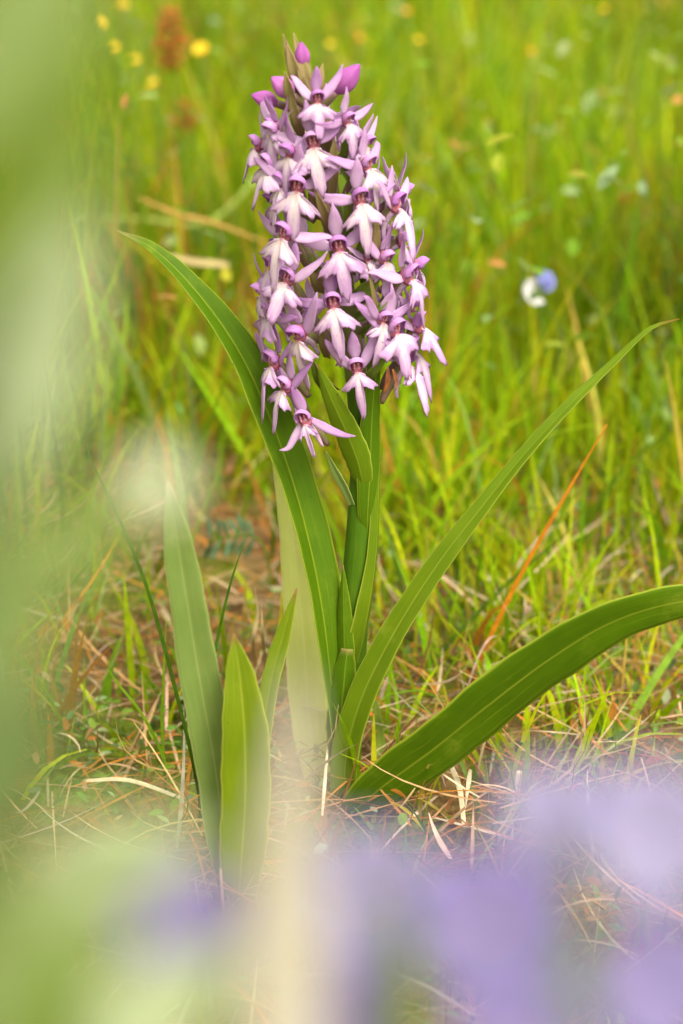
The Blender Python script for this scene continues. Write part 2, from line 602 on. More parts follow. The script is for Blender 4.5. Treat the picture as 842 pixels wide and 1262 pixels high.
# fine short grass and moss-like growth in the litter zone
def low_density(x, y):
    c = clump(x, y, 9.0, 8.0)
    if x < -0.01 and y < 0.5: return max(0.01, 0.05 + 0.7 * c)
    return max(0.02, (0.5 if y < 0.0 else 0.8) + 1.1 * c)


meadow('short_grass', 21000, -0.35, 1.2, 0.02, 0.105, 0.0008, 0.0024, low_density, 'thin short grass coming up through the litter', 4, (5, 4, 4, 3, 1, 2, 1), lean=0.5, curve=1.2)


# dry straw lying about: each piece a thin bent strip
def litter(name, n, y0, y1, dens, lmin, lmax, wmin, wmax, stops, weights, label, zmax=0.022, tilt=0.25, spread=1.0):
    x, y = sample_area(n, y0, y1, dens, spread)
    L = rng.uniform(lmin, lmax, n)
    cols = palette(n, stops, weights, 0.22)
    z = gz_arr(x, y) + rng.uniform(0.0, zmax, n) ** 1.0
    lean = math.pi / 2 - np.abs(rng.normal(0, tilt, n)) + 0.05
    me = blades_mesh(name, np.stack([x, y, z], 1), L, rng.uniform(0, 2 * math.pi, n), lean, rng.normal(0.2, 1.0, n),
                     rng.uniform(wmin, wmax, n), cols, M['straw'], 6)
    return tag(make_obj(name, me), label, None, None, 'stuff')


STRAWS = [(0.38, 0.28, 0.14), (0.32, 0.20, 0.09), (0.42, 0.33, 0.20), (0.27, 0.12, 0.03), (0.42, 0.17, 0.03), (0.14, 0.065, 0.02)]


def straw_density(x, y):
    f = 1.0 if y < 0.25 else max(0.15, 1 - (y - 0.25) / 0.5)
    return f * (0.75 + 0.5 * clump(x, y, 6.0, 20.0))


litter('straw_litter', 9500, -0.4, 1.1, straw_density, 0.015, 0.07, 0.0004, 0.0014, STRAWS, (4, 5, 2, 4, 3.5, 4), 'tangle of dry straw lying on the ground around the orchid')
litter('far_straw_litter', 2600, 0.9, 4.0, lambda x, y: 0.7, 0.05, 0.2, 0.0015, 0.003, STRAWS, (4, 4, 2, 4, 3, 1), 'dead stalks lying low in the far grass', 0.05, 0.4)

litter('pale_straw_litter', 800, -0.3, 0.35, lambda x, y: max(0.05, 0.5 + 1.0 * clump(x, y, 7.0, 90.0)), 0.015, 0.07, 0.0006, 0.0020,
       [(0.42, 0.32, 0.22), (0.46, 0.38, 0.28), (0.36, 0.24, 0.14)], (4, 3, 3), 'pale pinkish broken straw on top of the litter', 0.03, 0.35)
meadow('green_tufts', 6000, -0.02, 0.75, 0.05, 0.17, 0.0012, 0.0036, lambda x, y: max(0.0, (-0.15 if x < 0.0 and y < 0.4 else 0.12) + 1.5 * clump(x, y, 8.0, 120.0) + 0.4 * y), 'yellow-green grass tufts between the litter and the meadow', 5, (6, 7, 3, 5, 1, 1, 1), lean=0.45, curve=1.0)

# small broad herb leaves in among the grass
def herb_leaves(name, n, y0, y1, zlo, zhi, rmin, rmax, stops, weights, dens, label):
    x, y = sample_area(n, y0, y1, dens)
    z = gz_arr(x, y) + rng.uniform(zlo, zhi, n)
    r = rng.uniform(rmin, rmax, n)
    cols = palette(n, stops, weights, 0.15)
    V = np.zeros((n, 9, 3)); 
    outline = [(0, 0, 0), (0.35, 0.32, 0.06), (0.8, 0.45, 0.1), (1.35, 0.34, 0.05), (1.8, 0, -0.12), (1.35, -0.34, 0.05), (0.8, -0.45, 0.1), (0.35, -0.32, 0.06), (0.9, 0, 0.0)]
    az = rng.uniform(0, 2 * math.pi, n); el = rng.uniform(-0.1, 1.0, n); ro = rng.uniform(-0.6, 0.6, n)
    for i, (a, b, c) in enumerate(outline):
        # local: a along, b across, c normal -> roll, pitch, yaw
        b2 = b * np.cos(ro) - c * np.sin(ro); c2 = b * np.sin(ro) + c * np.cos(ro)
        a3 = a * np.cos(el) - c2 * np.sin(el); c3 = a * np.sin(el) + c2 * np.cos(el)
        V[:, i, 0] = x + r * (a3 * np.cos(az) - b2 * np.sin(az))
        V[:, i, 1] = y + r * (a3 * np.sin(az) + b2 * np.cos(az))
        V[:, i, 2] = z + r * c3
    tri = [(8, i, (i + 1) % 8) for i in range(8)]
    off = (np.arange(n) * 9)[:, None, None]
    F = (off + np.array(tri)[None]).reshape(-1, 3)
    me = mesh_from(name, V.reshape(-1, 3), [tuple(int(k) for k in f) for f in F], M['herb'], cols=np.repeat(cols, 9, axis=0))
    return tag(make_obj(name, me), label, None, None, 'stuff')


HERBS = [(0.10, 0.19, 0.03), (0.16, 0.25, 0.03), (0.22, 0.30, 0.14), (0.30, 0.36, 0.22), (0.08, 0.14, 0.04)]
herb_leaves('clover_leaves', 2600, 0.35, 4.0, 0.01, 0.12, 0.004, 0.010, HERBS, (4, 4, 2, 1, 2), lambda x, y: max(0.05, 0.4 + clump(x, y, 6, 31)), 'small round herb leaves scattered through the meadow grass')
herb_leaves('tall_herb_leaves', 4500, 0.35, 3.5, 0.04, 0.24, 0.004, 0.012, [(0.16, 0.26, 0.02), (0.24, 0.32, 0.10), (0.28, 0.34, 0.18), (0.30, 0.32, 0.03), (0.42, 0.22, 0.06)], (5, 3, 2, 3, 1), lambda x, y: max(0.05, 0.4 + clump(x, y, 5, 61)), 'pale and yellowish herb leaves standing among the far grass')
herb_leaves('dead_leaf_scraps', 5000, -0.15, 1.1, 0.0, 0.03, 0.0018, 0.0055, [(0.34, 0.13, 0.02), (0.24, 0.09, 0.02), (0.40, 0.24, 0.11), (0.45, 0.32, 0.22)], (4, 3, 3, 1.5), lambda x, y: max(0.05, 0.5 + 0.9 * clump(x, y, 7, 141) + (0.2 if x < 0 else 0)), 'rusty brown scraps of dead leaves in the litter')
herb_leaves('tiny_herb_leaves', 7500, -0.3, 0.6, 0.0, 0.025, 0.0018, 0.0048, HERBS, (5, 4, 2, 1, 3), lambda x, y: max(0.02, 0.2 + 1.1 * clump(x, y, 8, 41)), 'tiny green herb leaves low among the straw')

# ------------------------------------------------------------------ the orchid
orchid = empty('orchid', (0, 0, 0), 'tall orchid with a dense spike of lilac and white flowers above long green leaves', 'orchid')


def Z0(p):                          # keep a base point on the ground
    return Vector((p.x, p.y, max(p.z, 0.0)))


# stem
stem_pts = [at(424, 1000, 0.0), at(428, 900, 0.0), at(436, 760, 0.0), at(446, 640, 0.0), at(449, 560, 0.002), at(440, 470, 0.004)]
v, f, uv = tube_geo(stem_pts, [0.0068, 0.0066, 0.0064, 0.0062, 0.0058, 0.0045], 40, 20)
make_obj('stem', mesh_from('stem', v, f, M['stem'], uv), orchid)
axis_px = [(440, 470), (430, 400), (418, 310), (404, 220), (388, 130), (376, 70)]
v, f, uv = tube_geo([at(x, y, 0.004) for x, y in axis_px], [0.0046, 0.0044, 0.0042, 0.0038, 0.003, 0.0012], 40, 14)
make_obj('spike_axis', mesh_from('spike_axis', v, f, M['axis'], uv), orchid)


def orchid_leaf(name, pxs, widths, facing, mat, parent=orchid, fold=0.35, wave=0.0008, thick=0.0009, n=44, m=12, **kw):
    pts = [at(*p) for p in pxs]
    v, f, uv = leaf_geo(pts, [w * PX for w in widths], facing, fold, n, m, thick, wave, **kw)
    return make_obj(name, mesh_from(name, v, f, mat, uv), parent)


# great left leaf
orchid_leaf('leaf', [(416, 935, -0.010), (410, 870, -0.010), (399, 770, -0.008), (385, 690, -0.004), (362, 600, 0.0), (330, 510, 0.0), (292, 430, 0.002), (242, 360, 0.004), (190, 308, 0.008), (144, 284, 0.010)],
            [14, 18, 25, 29, 30, 27.5, 22, 15, 8, 0.5], [(0.75, -0.6, 0.1), (0.75, -0.7, 0.15), (0.6, -0.8, 0.3), (0.3, -0.8, 0.6)], M['leaf'], fold=0.42, seed=1.0)
# long narrow leaf arching to the upper right
orchid_leaf('leaf', [(424, 985, -0.016), (428, 925, -0.018), (447, 858, -0.020), (486, 780, -0.022), (540, 695, -0.024), (590, 630, -0.024), (645, 562, -0.020), (705, 497, -0.016), (765, 438, -0.010), (802, 405, -0.006), (838, 393, -0.004)],
            [17, 19, 19, 16.5, 14, 11.5, 9, 6.8, 4.6, 3.6, 0.6], [(-0.35, -0.9, 0.3), (-0.3, -0.9, 0.4), (-0.6, -0.5, 0.7)], M['leaf_bright'], fold=0.3, seed=2.0)
# broad leaf leaning to the right edge
orchid_leaf('leaf', [(430, 1004, -0.020), (470, 970, -0.026), (535, 922, -0.034), (605, 866, -0.042), (680, 810, -0.050), (755, 766, -0.056), (835, 742, -0.060), (915, 738, -0.060), (985, 752, -0.056)],
            [22, 35, 40, 40, 36, 30, 23, 13, 1], [(0.25, -0.95, -0.1), (0.15, -0.95, -0.15), (0.1, -0.95, 0.0)], M['leaf'], fold=0.12, cup=0.1, seed=3.0)
# pale leaf behind the great left leaf
orchid_leaf('leaf', [(396, 985, 0.018), (380, 890, 0.024), (374, 790, 0.03), (364, 690, 0.036), (353, 600, 0.038), (343, 520, 0.032), (334, 452, 0.024)],
            [18, 27, 27, 20, 15, 13, 1], [(0.5, -1, 0.2), (0.1, -1, 0.3), (-0.2, -1, 0.4)], M['leaf_pale'], fold=0.35, seed=4.0)['label'] = 'pale cream-green leaf behind the great left leaf'
# sheathing leaves up the stem
orchid_leaf('leaf', [(428, 845, -0.009), (425, 800, -0.009), (424, 750, -0.008), (423, 696, -0.006)], [12, 12, 9, 0.5], (-0.3, -1, 0.1), M['leaf'], fold=-0.35, seed=5.0, wave=0)
orchid_leaf('leaf', [(432, 850, -0.004), (450, 770, -0.007), (462, 690, -0.006), (466, 610, -0.004), (467, 540, -0.004), (466, 462, -0.006)], [20, 17, 11, 8, 6, 0.6], (0.75, -0.7, 0), M['leaf_bright'], fold=-0.5, seed=6.0, wave=0)
orchid_leaf('leaf', [(449, 603, -0.0055), (447, 592, -0.0072), (440, 565, -0.0092), (427, 532, -0.011), (408, 490, -0.013), (390, 448, -0.014)], [4, 12, 17, 16, 11, 1], (-0.25, -1, 0.25), M['leaf_bright'], fold=-0.25, seed=7.0, wave=0)
orchid_leaf('leaf', [(452, 660, -0.005), (453, 630, -0.0065), (456, 580, -0.007), (458, 520, -0.008), (462, 470, -0.009), (470, 425, -0.010)], [4, 12, 15, 13, 8, 0.6], (0.35, -1, 0.1), M['leaf'], fold=-0.35, seed=8.0, wave=0)
orchid_leaf('leaf', [(434, 622, -0.0075), (424, 600, -0.009), (412, 578, -0.010), (402, 556, -0.010)], [4.5, 6, 5, 0.5], (-0.4, -1, 0), M['leaf_grey'], fold=0.3, seed=9.0, wave=0)
orchid_leaf('leaf', [(424, 960, -0.014), (420, 900, -0.014), (424, 840, -0.012), (428, 800, -0.010)], [17, 20, 16, 8], (0, -1, 0.1), M['leaf'], fold=-0.45, seed=9.5, wave=0)

# ---- flowers: local frame, throat at the origin, facing -Y, up +Z, millimetres / 1000
mmv = 0.001


def lip_geo(L, side_r, side_a, notch, w_c, seed, na=49, nr=9):
    rnd = random.Random(seed)
    amax = side_a + 22
    V, F, UV = [], [], []
    ph = rnd.uniform(0, 6)
    for i in range(nr + 1):
        s = i / nr
        for j in range(na + 1):
            a = -amax + 2 * amax * j / na
            aa = abs(a)
            cen = L * math.exp(-(aa / w_c) ** 2.2)
            if aa > side_a:
                r = 3.2 + (side_r - 3.2) * math.exp(-((aa - side_a) / 9.0) ** 2)
            else:
                d_ = (side_a - aa) / side_a
                r = max(cen, side_r + (notch - side_r) * min(1.0, d_ * 1.9) - 0.9 * math.sin(min(1.0, d_ * 1.9) * 9.0))
            r *= 1 + 0.04 * math.sin(a * 0.55 + ph) + 0.05 * math.sin(a * 0.95 + 2 * ph)
            rr = r * s
            th = R(a)
            x = math.sin(th) * rr
            # the lip hangs: first forwards, then downwards
            q = math.cos(th) * rr
            z = -q * (0.80 + 0.2 * min(1, q / L)) - 1.2
            y = -2.4 * math.sin(min(1.0, q / (0.5 * L)) * 1.5) - 0.5 + 0.05 * (q / L) * 12 * (q / L)
            y += 0.014 * x * x * (0.5 + s) + 0.9 * math.sin(a * 0.16 + ph) * s * s + 1.1 * math.sin(a * 0.07 + 2 * ph) * s ** 3
            V.append(Vector((x, y, z)) * mmv)
            UV.append((j / na, s))
    w = na + 1
    for i in range(nr):
        for j in range(na):
            F.append((i * w + j, i * w + j + 1, (i + 1) * w + j + 1, (i + 1) * w + j))
    return V, F, UV


def thicken(V, F, UV, th):
    """close a sheet into a thin solid (offset along averaged normals, rim left as shared edge quads)"""
    n = [Vector((0, 0, 0)) for _ in V]
    cnt = {}
    for f in F:
        a = (V[f[1]] - V[f[0]]).cross(V[f[2]] - V[f[0]])
        if a.length < 1e-14 and len(f) > 3: a = (V[f[2]] - V[f[0]]).cross(V[f[3]] - V[f[0]])
        for k in f: n[k] += a
        for i in range(len(f)):
            e = (f[i], f[(i + 1) % len(f)])
            cnt[e] = 1
    o = len(V)
    B = [v - (q.normalized() if q.length > 0 else Vector((0, 1, 0))) * th for v, q in zip(V, n)]
    F2 = [tuple(reversed([k + o for k in f])) for f in F]
    rim = [(e[1], e[0], e[0] + o, e[1] + o) for e in cnt if (e[1], e[0]) not in cnt]
    return list(V) + B, list(F) + F2 + rim, list(UV) + list(UV)


def hood_geo(w, h, dpt, nu=14, nv=10):
    """helmet of two petals: open in front and below"""
    V, F, UV = [], [], []
    for i in range(nv + 1):
        b = i / nv                                  # 0 back .. 1 front rim
        for j in range(nu + 1):
            a = -1 + 2 * j / nu
            an = a * R(118)
            rr = math.sin(min(1.0, b * 1.1) * math.pi / 2) ** 0.7
            pinch = 1 - 0.25 * max(0, b - 0.6) / 0.4
            x = math.sin(an) * w * rr * pinch
            z = 2.2 + math.cos(an) * h * rr * pinch - 0.9 * b * b * max(0, math.cos(an))
            y = 3.0 - b * dpt * (0.72 + 0.38 * max(0, math.cos(an)))
            V.append(Vector((x, y, z)) * mmv); UV.append((j / nu, b))
    q = nu + 1
    for i in range(nv):
        for j in range(nu):
            F.append((i * q + j, (i + 1) * q + j, (i + 1) * q + j + 1, i * q + j + 1))
    return V, F, UV


def ellipsoid(c, r, nu=12, nv=8):
    V, F, UV = [], [], []
    for i in range(nv + 1):
        th = math.pi * i / nv
        for j in range(nu):
            ph = 2 * math.pi * j / nu
            V.append(Vector((c[0] + r[0] * math.sin(th) * math.cos(ph), c[1] + r[1] * math.sin(th) * math.sin(ph), c[2] + r[2] * math.cos(th))) * mmv)
            UV.append((j / nu, i / nv))
    for i in range(nv):
        for j in range(nu):
            F.append((i * nu + j, i * nu + (j + 1) % nu, (i + 1) * nu + (j + 1) % nu, (i + 1) * nu + j))
    return V, F, UV


def sepal_geo(pts, w, facing, fold=0.25, twist=0.0, cup=0.2):
    n = len(pts)
    prof = [0.55, 0.95, 1.0, 0.8, 0.5, 0.08]
    ws = [np.interp(i / (n - 1), np.linspace(0, 1, 6), prof) * w * mmv for i in range(n)]
    return leaf_geo([Vector(p) * mmv for p in pts], ws, facing, fold, 14, 6, 0.00045, 0, twist, cup)


class Kind: pass


def flower_kind(seed, L=21, side_r=15, side_a=38, notch=10.5, w_c=16, arm_up=0.45, arm_back=0.1, dors=12, open_=1.0):
    k = Kind()
    rnd = random.Random(seed)
    v, f, uv = thicken(*lip_geo(L, side_r, side_a, notch, w_c, seed), 0.0004)
    k.lip = mesh_from('lip', v, f, M['lip'], uv)
    hv, hf, huv = thicken(*hood_geo(4.3, 4.6, 7.5), 0.0004)
    ov, of, ouv = tube_geo([Vector((0, 3, 0.5)) * mmv, Vector((0, 8, -3.5)) * mmv, Vector((0, 14, -8)) * mmv, Vector((0, 19, -13)) * mmv],
                           [0.0017, 0.0021, 0.0020, 0.0013], 10, 10)
    V, F, UV, MI = join_geo([(hv, hf, huv, 0), (ov, of, ouv, 1)])
    k.hood = mesh_from('flower', V, F, [M['hood'], M['ovary']], UV, MI)
    tv, tf, tuv = ellipsoid((0, 1.6, 0.6), (3.0, 2.6, 3.9))
    p1 = ellipsoid((-1.0, -0.7, 1.9), (0.55, 0.7, 1.9), 8, 6); p2 = ellipsoid((1.0, -0.7, 1.9), (0.55, 0.7, 1.9), 8, 6)
    p3 = ellipsoid((0, -0.2, -1.6), (1.3, 1.2, 0.9), 8, 6)
    V, F, UV, MI = join_geo([(tv, tf, tuv, 0), p1 + (1,), p2 + (1,), p3 + (1,)])
    k.column = mesh_from('column', V, F, [M['throat'], M['pollen']], UV, MI)
    v, f, uv = sepal_geo([(0, 2.5, 4.5), (0, 1.5, 7.5), (0.1, 0.3, 11), (0.2, -0.8, 14.5), (0.2, -1.2, 4.5 + dors)], 3.0, (0, -1, 0.1), 0.15, 0, 0.35)
    k.dorsal = mesh_from('sepal', v, f, M['sepal'], uv)
    k.arms = []
    for s in (-1, 1):
        u_ = arm_up + rnd.uniform(-0.15, 0.15); b = arm_back + rnd.uniform(-0.1, 0.15)
        A = (25 if seed == 9 and s > 0 else 19.5) + rnd.uniform(-2.5, 2.0); curl = rnd.uniform(-2.5, 3.5)
        d = Vector((s * 0.9, b, u_)).normalized()
        b0 = Vector((s * 2.2, 2.2, 0.4))
        pts = [b0, b0 + d * (A * 0.25) + Vector((0, -0.3, -0.4)), b0 + d * (A * 0.5) + Vector((0, -0.5, -0.3)), b0 + d * (A * 0.78) + Vector((0, 0, 0.7)), b0 + d * A + Vector((-s * 1.0 * u_, 0.8 - curl * 0.5, 1.2 + curl))]
        v, f, uv = sepal_geo(pts, 2.0 if seed == 9 else 2.6, (s * 0.2, -1, 0.35 + rnd.uniform(-0.3, 0.2)), 0.25, rnd.uniform(-0.9, 0.9), 0.25)
        k.arms.append(mesh_from('sepal', v, f, M['sepal'], uv))
    v, f, uv = tube_geo([Vector((0, 2, -1.5)) * mmv, Vector((0, 5.5, -3.5)) * mmv, Vector((0, 9, -8)) * mmv, Vector((0.3, 10.5, -13)) * mmv], [0.0018, 0.0017, 0.0013, 0.0007], 10, 8)
    k.spur = mesh_from('spur', v, f, M['spur'], uv)
    return k


KINDS = {
    'a': flower_kind(1, 20.5, 14.5, 47, 10.5, 17, 0.50, 0.1, 14),
    'b': flower_kind(2, 18.5, 13.5, 52, 10.5, 19, 0.95, 0.0, 13),
    'c': flower_kind(3, 22, 14.0, 44, 10.0, 15, 0.25, 0.2, 14),
    'd': flower_kind(4, 21, 12.0, 42, 8.0, 12, 1.3, -0.1, 13),
    'e': flower_kind(5, 18, 14.5, 54, 11.0, 20, 0.75, 0.2, 14),
    'f': flower_kind(6, 19, 14.5, 57, 10.5, 17, 1.1, 0.4, 16),
    'g': flower_kind(7, 23, 12.5, 42, 9.0, 13, 0.8, -0.2, 13),
    'h': flower_kind(8, 20, 14, 50, 10.0, 18, 0.05, 0.0, 15),
    'z': flower_kind(9, 15, 8, 34, 6.0, 11, -0.9, -0.2, 12),
}
ALT = {'a': 'f', 'c': 'g', 'e': 'h', 'b': 'b', 'd': 'd'}


def place_flower(px, py, az, pitch=0.0, roll=0.0, s=1.0, kind='a', rho=None):
    rho = 0.021 + 0.006 * abs(math.sin(R(az))) if rho is None else rho
    s *= 0.97; roll += (px * 7 + py * 13) % 17 - 8
    a = R(az)
    ax = float(np.interp(py, [70, 130, 220, 310, 400, 470], [376, 388, 404, 418, 430, 440]))
    px = ax + (px - ax) * (1.0 + 0.13 * abs(math.sin(a)))
    p = at(px, py, 0.004 - rho * math.cos(a))
    if (px0 := int(px * 3 + py)) % 2 and abs(az) > 25: kind = ALT.get(kind, kind)
    if abs(az) > 25: pitch += px0 % 23 - 11
    k = KINDS[kind]
    rot = (Matrix.Rotation(a, 4, 'Z') @ Matrix.Rotation(R(pitch), 4, 'X') @ Matrix.Rotation(R(roll), 4, 'Y')).to_euler()
    fl = make_obj('flower', k.hood, orchid, p, rot, s)
    make_obj('lip', k.lip, fl)
    make_obj('column', k.column, fl)
    make_obj('sepal', k.dorsal, fl)
    for am in k.arms: make_obj('sepal', am, fl)
    make_obj('spur', k.spur, fl)
    return fl


FL = [  # px, py, azimuth (+ = to the right), pitch, roll, scale, kind
    (391, 124, 12, 0, -8, 0.78, 'b'),
    (386, 178, 0, 0, -3, 0.98, 'a'),
    (367, 232, -10, 4, 4, 1.0, 'a'),
    (443, 247, 18, 0, -4, 0.98, 'c'),
    (418, 306, 3, 0, -3, 1.02, 'a'),
    (411, 376, -2, -4, -14, 1.0, 'c'),
    (371, 415, -30, 5, 0, 1.05, 'd'),
    (440, 455, 2, 0, -2, 0.95, 'd'),
    (378, 520, -18, -8, -20, 0.95, 'z'),
    # right side
    (426, 150, 42, 0, 0, 0.72, 'h'),
    (446, 178, 66, 0, 8, 0.72, 'b'),
    (450, 205, 46, 0, 0, 0.86, 'a'),
    (482, 254, 62, -5, 0, 0.95, 'c'),
    (462, 236, 90, -5, 0, 0.78, 'e'),
    (488, 298, 85, -5, 5, 0.85, 'b'),
    (497, 342, 62, -20, 0, 1.0, 'a'),
    (500, 378, 88, -5, 0, 0.9, 'c'),
    (484, 408, 40, -4, -4, 1.02, 'a'),
    (500, 432, 72, -8, 0, 0.98, 'c'),
    (452, 318, 55, 0, 0, 0.75, 'e'),
    # left side
    (340, 154, -60, 5, 0, 0.58, 'e'),
    (342, 163, -55, 0, 0, 0.88, 'b'),
    (338, 205, -62, 0, 0, 0.92, 'a'),
    (345, 250, -70, 0, 0, 0.85, 'e'),
    (354, 290, -35, 0, 5, 1.0, 'c'),
    (344, 330, -68, 0, 0, 0.9, 'a'),
    (357, 345, -28, 0, 6, 0.95, 'b'),
    (343, 388, -62, 0, 0, 0.95, 'e'),
    (346, 448, -60, -5, 0, 1.0, 'c'),
    (358, 478, -45, -8, 0, 0.9, 'd'),
    # smaller ones filling the gaps
    
    (359, 190, -40, 0, 8, 0.85, 'f'), (352, 228, -50, 0, 0, 0.85, 'g'), (470, 320, 50, 0, 4, 0.8, 'f'), (470, 395, 30, 0, 10, 0.8, 'g'),
    (508, 402, 74, -14, -6, 0.98, 'f'), (496, 448, 60, -12, 0, 0.95, 'g'), (505, 330, 95, 0, 0, 0.85, 'h'), (488, 240, 100, 0, 0, 0.85, 'f'),
    (334, 362, -75, 0, 0, 0.85, 'f'), (325, 180, -80, 0, 0, 0.78, 'f'),
    # rear of the spike
    (400, 150, 165, 0, 0, 0.85, 'a'), (430, 190, 135, 0, 0, 0.88, 'e'), (372, 200, -140, 0, 0, 0.88, 'b'),
    (462, 290, 128, 0, 0, 0.92, 'c'), (372, 300, -135, 0, 0, 0.92, 'e'),
    (425, 350, 175, 0, 0, 0.95, 'b'), (474, 380, 130, 0, 0, 0.95, 'a'), (384, 390, -135, 0, 0, 0.95, 'c'), (436, 430, 178, 0, 0, 0.95, 'd'),
]
for a in FL: place_flower(*a)

# ---- buds at the tip and small half-open ones
def bud(px, py, az, lean, s=1.0, rho=0.012, L=9, W=2.6):
    """closed bud: a ribbed pointed egg of overlapping sepals"""
    V, F, UV = [], [], []
    nu, nv = 18, 12
    for i in range(nv + 1):
        t_ = i / nv
        r = W * math.sin(math.pi * min(1, t_ * 0.92 + 0.06)) ** 0.8 * (1.12 - 0.35 * t_)
        for j in range(nu):
            a = 2 * math.pi * j / nu
            rr = r * (1 + 0.10 * math.cos(3 * a + 0.5))
            V.append(Vector((rr * math.cos(a), rr * math.sin(a) - 1.2 * t_ * t_, L * t_)) * mmv)
            UV.append(((0.5 + 0.5 * math.cos(3 * a)), t_))
    for i in range(nv):
        for j in range(nu):
            F.append((i * nu + j, i * nu + (j + 1) % nu, (i + 1) * nu + (j + 1) % nu, (i + 1) * nu + j))
    tv, tf, tuv = tube_geo([Vector((0, 0, 0.6)) * mmv, Vector((0, 1.5, -4)) * mmv, Vector((0, 4, -10)) * mmv], [0.0014, 0.0016, 0.0011], 8, 8)
    V, F, UV, MI = join_geo([(V, F, UV, 0), (tv, tf, tuv, 1)])
    me = mesh_from('bud', V, F, [M['bud'], M['ovary']], UV, MI)
    a = R(az)
    rot = (Matrix.Rotation(R(lean[0]), 4, 'Y') @ Matrix.Rotation(R(lean[1]), 4, 'X')).to_euler()
    return make_obj('bud', me, orchid, at(px, py, 0.004 - rho * math.cos(a)), rot, s)


bud(373, 84, 0, (-3, 5), 0.95, 0.008, 11, 3.3)
bud(361, 118, -50, (-48, 10), 1.15, 0.014, 10, 3.6)
bud(412, 114, 60, (42, 0), 1.35, 0.012, 11, 3.4)
bud(342, 128, -80, (-70, 5), 1.1, 0.012, 10, 3.2)


# ---- bracts
def bract(px0, px1, w, facing, mat='bract', bow=6, fold=0.35):
    (x0, y0, Y0), (x1, y1, Y1) = px0, px1
    if y0 > 130: Y0 += 0.006; Y1 += 0.007; w *= 0.85
    a, b = at(x0, y0, Y0), at(x1, y1, Y1)
    mid1 = a.lerp(b, 0.35) + Vector((0, -bow * PX, 0)); mid2 = a.lerp(b, 0.7) + Vector((0, -bow * 0.7 * PX, 0))
    v, f, uv = leaf_geo([a, mid1, mid2, b], [w * 0.7 * PX, w * PX, w * 0.7 * PX, 0.3 * PX], facing, fold, 18, 6, 0.0005)
    return make_obj('bract', mesh_from('bract', v, f, M[mat], uv), orchid)


BR = [
    ((372, 118, -0.002), (349, 42, -0.004), 7, (-0.3, -1, 0)), ((370, 110, -0.004), (354, 55, -0.006), 8, (-0.2, -1, 0)), ((378, 108, -0.003), (362, 40, 0.002), 6, (0.1, -1, 0)),
    ((378, 112, -0.006), (370, 62, -0.004), 8, (0.2, -1, 0)), ((388, 120, -0.004), (398, 78, -0.002), 7, (0.5, -1, 0)), ((362, 130, -0.01), (351, 88, -0.012), 7, (-0.5, -1, 0)),
    ((375, 150, -0.014), (352, 120, -0.018), 8, (-0.4, -1, 0)), ((373, 168, -0.014), (357, 112, -0.02), 9, (-0.4, -1, 0)),
    ((402, 140, -0.012), (374, 92, -0.016), 5, (0, -1, 0.1)), ((400, 188, -0.012), (405, 140, -0.018), 9, (0.3, -1, 0)),
    ((408, 240, -0.012), (412, 168, -0.020), 9, (0.4, -1, 0)), ((382, 225, -0.012), (368, 190, -0.02), 8, (-0.3, -1, 0)),
    ((412, 290, -0.012), (388, 232, -0.026), 9, (-0.3, -1, 0.1)), ((408, 300, -0.010), (400, 240, -0.018), 9, (0.2, -1, 0.1)),
    ((430, 290, -0.010), (426, 235, -0.018), 8, (0.3, -1, 0)), ((438, 230, -0.012), (418, 206, -0.024), 4, (0, -1, 0.2)),
    ((465, 340, -0.012), (462, 252, -0.020), 7, (0.5, -1, 0)), ((432, 330, -0.010), (452, 285, -0.02), 9, (0.4, -1, 0)),
    ((400, 345, -0.012), (384, 310, -0.022), 8, (-0.4, -1, 0)), ((395, 360, -0.012), (386, 318, -0.018), 10, (-0.3, -1, 0.1)),
    ((436, 372, -0.012), (470, 338, -0.022), 13, (0.2, -1, 0.4)), ((440, 392, -0.012), (478, 372, -0.024), 10, (0.2, -1, 0.5)),
    ((468, 400, -0.016), (452, 322, -0.028), 3.5, (0.4, -1, 0.1)), ((446, 412, -0.012), (476, 392, -0.022), 9, (0.2, -1, 0.4)),
    ((420, 430, -0.014), (414, 400, -0.024), 11, (0, -1, 0.1)), ((404, 440, -0.012), (395, 398, -0.022), 8, (-0.4, -1, 0)),
    ((460, 470, -0.012), (450, 412, -0.022), 8, (0.4, -1, 0)), ((400, 480, -0.010), (384, 440, -0.022), 8, (-0.4, -1, 0)),
    ((415, 480, -0.010), (392, 462, -0.020), 8, (-0.3, -1, 0)), ((448, 470, -0.016), (482, 430, -0.026), 7, (0.3, -1, 0.3)),
    ((450, 350, -0.004), (446, 300, -0.012), 10, (0.3, -1, 0)), ((392, 270, -0.006), (383, 225, -0.014), 9, (-0.3, -1, 0)), ((425, 210, -0.006), (424, 165, -0.014), 8, (0.3, -1, 0)),
]
for i, (a, b, w, fc) in enumerate(BR):
    bract(a, b, w, fc, 'bract' if i < 14 or i % 3 == 1 else 'bract_green')
# two withered brown petal ends hanging below the right flowers
for a, b, w in (((478, 452, -0.02), (473, 486, -0.02), 5), ((484, 455, -0.018), (488, 482, -0.02), 4)):
    v, f, uv = leaf_geo([at(*a), at((a[0] + b[0]) / 2 + 2, (a[1] + b[1]) / 2, a[2]), at(*b)], [1 * PX, w * PX * .7, 0.4 * PX], (0.2, -1, 0), 0.5, 10, 4, 0.0004)
    make_obj('withered_petal', mesh_from('withered_petal', v, f, M['withered'], uv), orchid)

# ------------------------------------------------------------------ young orchid rosette in front, left
young = empty('young_orchid', on_ground(292, 1100), 'young leafy rosette without flowers, left of the flowering orchid stem', 'plant')
young_base = young.location.copy()
YB = young_base.y


